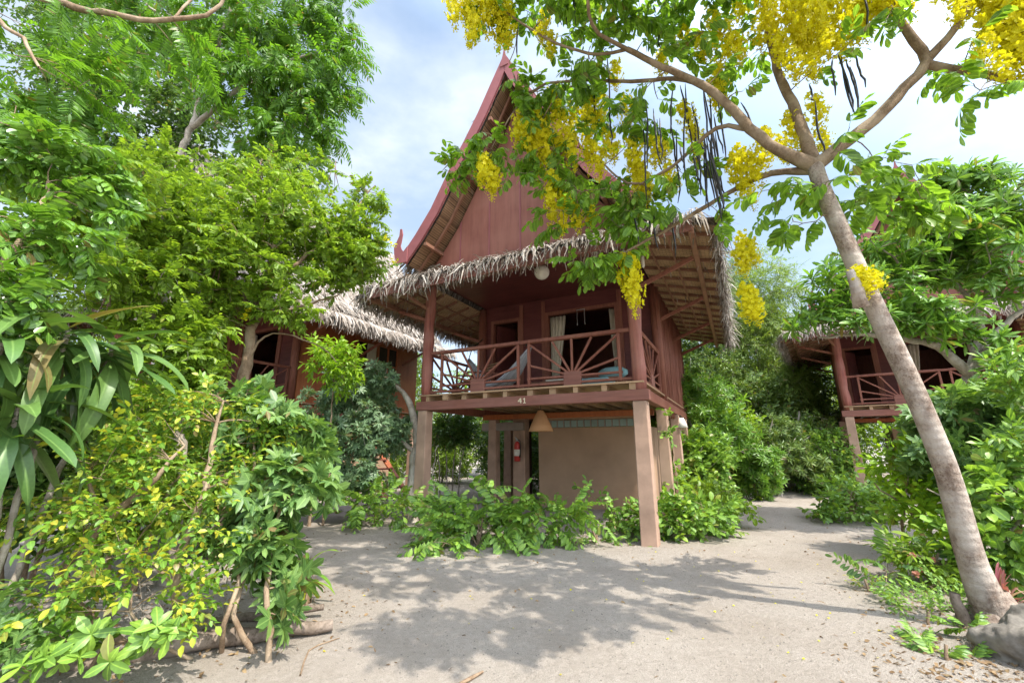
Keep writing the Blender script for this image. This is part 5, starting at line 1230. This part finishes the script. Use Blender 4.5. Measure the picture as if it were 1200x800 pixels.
lowplant('fern_plant', 'dark pinnate frond arching over the sand by the ixora', gat(1060, 688), [(1048, 664, 4.75, 12, 10, .12, 4), (1030, 680, 4.6, 8, 5, .1, 2)], [pinnate(8, .42, .10, .04, OBL, .9, 70, 2, .15)], 'l_chaya', per=1, sc=(.7, 1.))
lowplant('path_weed', 'tiny yellow-green weed tuft on the sand at the path edge', gat(1018, 694), [(1018, 686, 4.65, 12, 5, .08, 8)], t_gold, 'l_gold', per=2, sc=(.5, .7))
lowplant('groundcover_patch', 'mixed leafy groundcover in front of the leaning trunk', gat(1090, 735), [(1085, 722, 4., 38, 16, .35, 30), (1115, 700, 4.2, 24, 16, .2, 14), (1065, 705, 4.4, 26, 10, .25, 12)], t_gold, 'l_bush', per=2, sc=(.6, .95))
lowplant('groundcover_patch', 'sparse weeds on brown soil beside the grey rock', gat(1110, 775), [(1105, 765, 3.4, 36, 10, .2, 14), (1140, 735, 3.5, 20, 10, .15, 7)], t_senna, 'l_bush', per=2, sc=(.6, .9))
b = G0(np.array([at(1192, 730, 3.95)[0], 3.95, 0]))
strap_plant('purple_spiderwort', 'purple-red spiky rosette plant behind the tree base', 'plant', b, [b + np.array([-.05, 0, .16]), b + np.array([.18, -.1, .14]), b + np.array([.08, .15, .2])], [strap(.27, .03, .3, 1), strap(.24, .028, .6, 2)], M['l_purple'], M['stem'], 22, (.7, 1.1), lo=.1, hi=1.4, trunkr=.012)

# background trees on the right and behind the houses
def bgtree(name, label, x, y, h, balls, tt, lm, per=4, sc=(.9, 1.4), bm='greystem', up=.1, group=None, jit=.7, hang=0., r=.09):
    b = G0(np.array([x, y, 0]))
    ln = [([b, b + np.array([.1, 0, h * .3]), b + np.array([-.05, .1, h * .6]), b + np.array([.1, 0, h * .9])], [r, r * .85, r * .6, r * .2]), ([b + np.array([.05, 0, h * .28]), b + np.array([h * .16, -.1, h * .5]), b + np.array([h * .26, -.1, h * .68])], [r * .6, r * .4, r * .15]), ([b + np.array([.05, 0, h * .35]), b + np.array([-h * .16, -.1, h * .55]), b + np.array([-h * .24, .1, h * .7])], [r * .55, r * .4, r * .15])]
    tp = ball_tips([(b + np.array([cx * 1., cy * 1., cz * 1.]), (rx, ry, rz), n) for cx, cy, cz, rx, ry, rz, n in balls])
    return plant(name, label, 'tree', b, ln, tp, tt, M[lm], M[bm], per=per, sc=sc, up=up, jit=jit, hang=hang, back=.8, rt=.006, rmax=.03, group=group, ns=7)[0]
P_ = lambda x, y: at(x, 522, y)[0]
bgtree('bamboo_tree', 'feathery pale green tree rising between the two thatched eaves', P_(905, 17), 17, 9.5, [(.1, 0, 8.2, 2.0, 1.4, 1.4, 190), (0, 0, 6.2, 2.3, 1.5, 1.9, 330), (.6, 0, 3.6, 2., 1.4, 1.4, 200), (-.6, -.3, 2.4, 1.6, 1.2, 1., 80)], t_feather, 'l_feather', 6, (1., 1.7), hang=.15)
bgtree('oleander_tree', 'whorled-leaf tree beside the path just past the side stilts', P_(838, 12.), 12., 3.2, [(0, 0, 2.5, .9, .8, .8, 90), (.4, -.3, 1.5, .9, .7, .7, 70), (-.4, 0, 3.1, .8, .7, .5, 50)], t_oleander, 'l_plum', 2, (.9, 1.4), up=.4)
bgtree('lime_tree', 'yellow-green drooping tree against the thatched eave on the right of the main house', P_(815, 13.4), 13.4, 3.6, [(0, 0, 3.0, .8, .7, .7, 70), (-.1, 0, 1.9, .7, .6, .6, 40)], t_lime, 'l_lime', 5, (1., 1.6), hang=.15)
bgtree('whorled_tree', 'low whorled tree over the bare stems at the end of the path', P_(905, 13.), 13., 2.4, [(0, 0, 1.7, 1.2, .9, .7, 90), (.7, -.2, 1.0, .9, .7, .6, 60), (-.7, -.2, .8, .9, .7, .6, 60)], t_oleander, 'l_far', 2, (.9, 1.3), up=.4)
bgtree('hedge_tree', 'small-leaved dusty tree with a tangle of bare stems at the path end', P_(940, 14.), 14., 2.8, [(0, 0, 1.7, 1.3, .9, .8, 120), (-.9, .2, 1.1, .9, .7, .6, 60)], t_ovfar, 'l_far', 4, (.7, 1.1))
for i, (pxx, y, h, r, tt, lm, lab) in enumerate([(815, 11.2, 1.7, .75, t_broad, 'l_bush', 'leafy bright shrub just behind the side stilts'), (850, 12.8, 2.6, 1., t_broad, 'l_senna', 'tall broad-leaved shrub left of the path end'), (885, 12., 1.5, .7, t_oleander, 'l_plum', 'whorled shrub bordering the left of the path'), (925, 14.5, 2.4, 1.1, t_senna, 'l_lime', 'sunlit feathery shrub behind the path end'),
        (965, 13.2, 1.9, .9, t_ovate, 'l_bush', 'fine-leaved shrub closing the path beside the far house'), (900, 15.6, 4., 1.5, t_broad, 'l_far', 'big rounded shrub under the feathery tree'), (790, 12., 3., .8, t_lime, 'l_bush', 'narrow drooping shrub pressed against the slatted wall'), (945, 17., 4.6, 1.5, t_ovfar, 'l_feather', 'pale leafy shrub rising left of the far eave')]):
    b = G0(np.array([at(pxx, 522, y)[0], y, 0]))
    ln = [([b + np.array([dx, dy, 0]), b + np.array([dx * 1.6, dy, h * .4]), b + np.array([dx * 2.6, dy * 2, h * .75])], [.03, .024, .01]) for dx, dy in ((-.12, 0), (.14, .05), (0, .12), (.02, -.1))]
    tp = ball_tips([(b + np.array([0, 0, h * .66]), (r, r * .8, h * .34), 100), (b + np.array([0, -.1, h * .28]), (r * .95, r * .8, h * .24), 55)])
    plant('path_shrub', lab, 'shrub', b, ln, tp, tt, M[lm], M['greystem'], per=4, sc=(.9, 1.4) if tt is not t_oleander else (.8, 1.2), up=.25, jit=.65, rt=.004, rmax=.014)
proto = bgtree('backdrop_tree', 'bushy tree of the far backdrop beyond the houses', 4., 22., 7., [(0, 0, 6.4, 1.8, 1.5, 1.3, 70), (0, 0, 4.8, 2.6, 2.1, 1.9, 170), (1.3, 0, 3.2, 2., 1.7, 1.5, 100), (-1.4, .2, 3.0, 2., 1.7, 1.5, 100), (0, -.3, 1.4, 2.4, 1.6, 1.2, 90)], t_ovfar, 'l_far', 5, (1.1, 1.8), group='trees of the far backdrop')
proto2 = bgtree('backdrop_tree', 'bushy tree of the far backdrop beyond the houses', -1., 21., 6., [(0, 0, 4., 2.2, 1.8, 1.6, 150), (1., 0, 2.4, 1.9, 1.6, 1.2, 90), (-1.2, .2, 2.2, 1.8, 1.6, 1.2, 90), (0, -.2, 1., 2.2, 1.4, .9, 70)], t_ovfar, 'l_senna', 5, (1., 1.6), group='trees of the far backdrop')
spots = [(9.5, 21.5, 1.), (13.5, 23, 1.1), (18, 24, 1.15), (23.5, 22, 1.2), (28, 20, 1.2), (-6, 22, 1.), (-10.5, 22.5, 1.15), (-14, 18, 1.2), (-17.5, 14.5, 1.2), (-14, 10.5, 1.), (6.6, 19.5, .7), (12, 18.5, .8), (-19, 21, 1.3), (1.5, 24.5, .9), (16.5, 13.5, .75), (20.5, 16.5, .95), (-10.5, 16.5, .75), (8.2, 16.4, .62), (5.2, 17.5, .85), (7.6, 19., 1.05), (-2.6, 16.6, .45), (-.4, 17.2, .45), (1.6, 17.8, .45), (3.4, 18.2, .5), (-4.8, 15.8, .4)]
for i, (x, y, s) in enumerate(spots):
    c = copy_tree(proto if i % 2 else proto2); c.location = (x, y, gz(x, y) - .05); c.rotation_euler = (0, 0, i * 1.7); c.scale = (s, s, s * random.uniform(.92, 1.08))

# ---- rocks, log, twigs, litter --------------------------------------------------
def rock(label, c, r, seed, squash=(1, 1, .8)):
    o = bpy.data.meshes.new('rock'); import bmesh
    bm = bmesh.new(); bmesh.ops.create_icosphere(bm, subdivisions=5, radius=1)
    for v in bm.verts:
        n = v.co.normalized(); d = 1. + .38 * mnoise.noise(n * 1.1 + Vector((seed, 0, 0))) + .16 * mnoise.noise(n * 2.4 + Vector((0, seed, 0))) - .13 * abs(mnoise.noise(n * 4.5 + Vector((0, 0, seed)))) + .05 * mnoise.noise(n * 10) + .03 * mnoise.noise(n * 22)
        v.co = Vector((n.x * squash[0], n.y * squash[1], n.z * squash[2])) * d * r
    bm.to_mesh(o); bm.free(); o.polygons.foreach_set('use_smooth', [True] * len(o.polygons))
    ob = link('rock', o, M['rock'], None, c); tag(ob, label, 'rock')
rock('large pitted grey rock against the base of the leaning trunk', (3.50, 3.20, .03), .29, 3.1, (1, .9, 1.05))
rock('smaller split rock below the large rock at the lower right', (3.32, 2.93, -.02), .19, 7.7, (1.1, .8, .8))
rock('flat rock at the right edge behind the purple plant', (4.05, 3.35, .0), .22, 12.3, (1.1, .9, .7))
# grey post stump beside trunk
sk = Skel(); b = G0(np.array([at(1130, 715, 3.75)[0], 3.75, 0])); sk.limb([b, b + np.array([-.03, 0, .14]), b + np.array([-.06, 0, .27])], [.05, .042, .03], 9, wob=.008)
o = link('dead_stump', sk.mesh('dead_stump', b), M['log'], None, b); tag(o, 'short dead grey stump beside the trunk base', 'stump')
sk = Skel(); b = np.array([-2.15, 3.3, .06]); sk.limb([b + np.array([-.75, -.35, 0]), b + np.array([-.25, -.12, .03]), b + np.array([.2, .12, .02]), b + np.array([.75, .42, -.02])], [.05, .062, .056, .04], 12, wob=.012)
o = link('fallen_log', sk.mesh('fallen_log', b), M['log'], None, b); tag(o, 'weathered fallen log on the ground under the lower left shrubs', 'log')
sk = Skel(); b = np.array([-2.5, 3.75, .05]); sk.limb([b + np.array([-.6, .1, 0]), b, b + np.array([.9, .25, .04])], [.035, .04, .025], 9, wob=.012)
o = link('fallen_log', sk.mesh('fallen_log', b), M['log'], None, b); tag(o, 'thin dark fallen branch lying behind the weathered log', 'log')
for lab, pts, r in (('bent dry twig on the sand below the small yellowing plant', [gat(352, 790), gat(362, 762), gat(385, 752), gat(398, 748)], .006), ('short pale stick on the sand at the bottom of the path', [gat(538, 800), gat(552, 792), gat(566, 784)], .012)):
    sk = Skel(); P = [np.array([p[0], p[1], gz(p[0], p[1]) + r]) for p in pts]; sk.limb(P, [r, r, r * .6] if len(P) == 3 else [r, r, r * .8, r * .5], 6)
    o = link('twig', sk.mesh('twig', P[0]), M['stem'], None, P[0]); tag(o, lab, 'twig')
sk = Skel(); P = G0(gat(358, 715)); sk.limb([P, P + np.array([0, 0, .12]), P + np.array([.0, .01, .25])], [.01, .009, .008], 6, wob=.004); o = link('stake', sk.mesh('stake', P), M['stem'], None, P); tag(o, 'short bare stake in the sand beside the withered skirt', 'stake')

fo = Fol([T().add(*leafshape(.07, .03, MID, .3, .4, .2)).fin(), T().add(*leafshape(.05, .028, MID, -.2, .3, .3)).fin(), T().add(*leafshape(.09, .02, MID, .4, .5, .1)).fin()])
def litter(n, cx, cy, sx, sy):
    for _ in range(n):
        x, y = cx + rng.normal(0, sx), cy + rng.normal(0, sy)
        if y < 1.5: continue
        fo.put(np.array([x, y, gz(x, y) + .006]), np.array([rng.normal(), rng.normal(), .08]), np.array([rng.normal(0, .25), rng.normal(0, .25), 1]), rng.uniform(.3, .8))
litter(600, -2.6, 3.8, .8, .8); litter(700, 3.2, 3.15, .45, .3); litter(300, 3.9, 4.1, .5, .5); litter(70, 1.5, 5., 2.2, 1.6); litter(200, 3.8, 7.6, 1.5, .8); litter(160, -2.2, 6.5, 1.4, 1.4); litter(120, 0, 6.6, 1.5, .5); litter(200, 5.2, 5, .8, .8)
o = link('fallen_leaves', fo.mesh('fallen_leaves'), M['l_dry']); tag(o, 'dry fallen leaves scattered over the sand', kind='stuff')
fo = Fol([T().add([(-.5, 0, 0), (0, -.4, .1), (.5, .1, 0), (.1, .5, .15), (0, 0, .45)], [(0, 1, 4), (1, 2, 4), (2, 3, 4), (3, 0, 4)]).fin()])
for _ in range(3500):
    y = 2.2 + 6 * rng.random() ** 1.5; x = rng.normal(.6, 2.2); fo.put(np.array([x, y, gz(x, y)]), np.array([rng.normal(), rng.normal(), 0]), np.array([0, 0, 1.]), rng.uniform(.006, .02))
o = link('pebbles', fo.mesh('pebbles'), M['rock']); tag(o, 'small grit and pebbles on the sand', kind='stuff')

fo = Fol([T().add([(-.012, 0, .002), (0, -.01, .004), (.012, 0, .002), (0, .014, .006)], [(0, 1, 2, 3)]).fin()])
for _ in range(110):
    x, y = rng.normal(1.6, 1.7), 2.4 + abs(rng.normal(1.6, 1.5)); fo.put(np.array([x, y, gz(x, y) + .004]), np.array([rng.normal(), rng.normal(), .1]), np.array([rng.normal(0, .3), rng.normal(0, .3), 1.]), rng.uniform(.6, 1.1))
o = link('fallen_petals', fo.mesh('fallen_petals'), M['petal']); tag(o, 'yellow petals fallen on the sand under the flowering tree', kind='stuff')

for i, (u, v, h, r, lab) in enumerate([(5.0, 6.2, 2.2, 1.0, 'dark shrub filling the gap behind the left stilts'), (3.6, 7.6, 2.0, .9, 'dark shrub seen between the concrete pillars under the house'), (6.4, 7.2, 2.8, 1.2, 'tall dark shrub between the two houses'), (2.6, 9.2, 1.9, 1.0, 'dense shrub hidden far behind the ground-floor wall'), (5.0, 9.0, 3.2, 1.3, 'dense tree-like shrub farther behind the left stilts')]):
    b = G0(np.array(hw(u, v, 0.)))
    ln = [([b + np.array([dx, dy, 0]), b + np.array([dx * 1.6, dy, h * .4]), b + np.array([dx * 2.6, dy * 2, h * .75])], [.03, .024, .01]) for dx, dy in ((-.12, 0), (.14, .05), (0, .12))]
    tp = ball_tips([(b + np.array([0, 0, h * .66]), (r, r * .8, h * .34), 90), (b + np.array([0, -.1, h * .28]), (r * .95, r * .8, h * .26), 70)])
    plant('rear_shrub', lab, 'shrub', b, ln, tp, t_ovfar, M['l_ovate'], M['greystem'], per=4, sc=(.7, 1.1), up=.2, jit=.65, rt=.004, rmax=.014)
# bare dead twigs among the front left stems
sk = Skel(); b0 = G0(np.array([-2.35, 3.3, 0]))
for i in range(10):
    p = b0 + np.array([rng.uniform(-.8, .45), rng.uniform(-.2, .4), 0]); q = p + np.array([rng.normal(0, .3), rng.normal(0, .15), rng.uniform(.25, .6)])
    sk.limb([p, (p + q) / 2 + rng.normal(0, .05, 3), q], [.005, .004, .002], 5, wob=.006)
o = link('dead_twigs', sk.mesh('dead_twigs', b0), M['greystem'], None, b0); tag(o, 'tangle of bare dead twigs under the yellow-tipped shrub', 'twigs', kind='stuff')
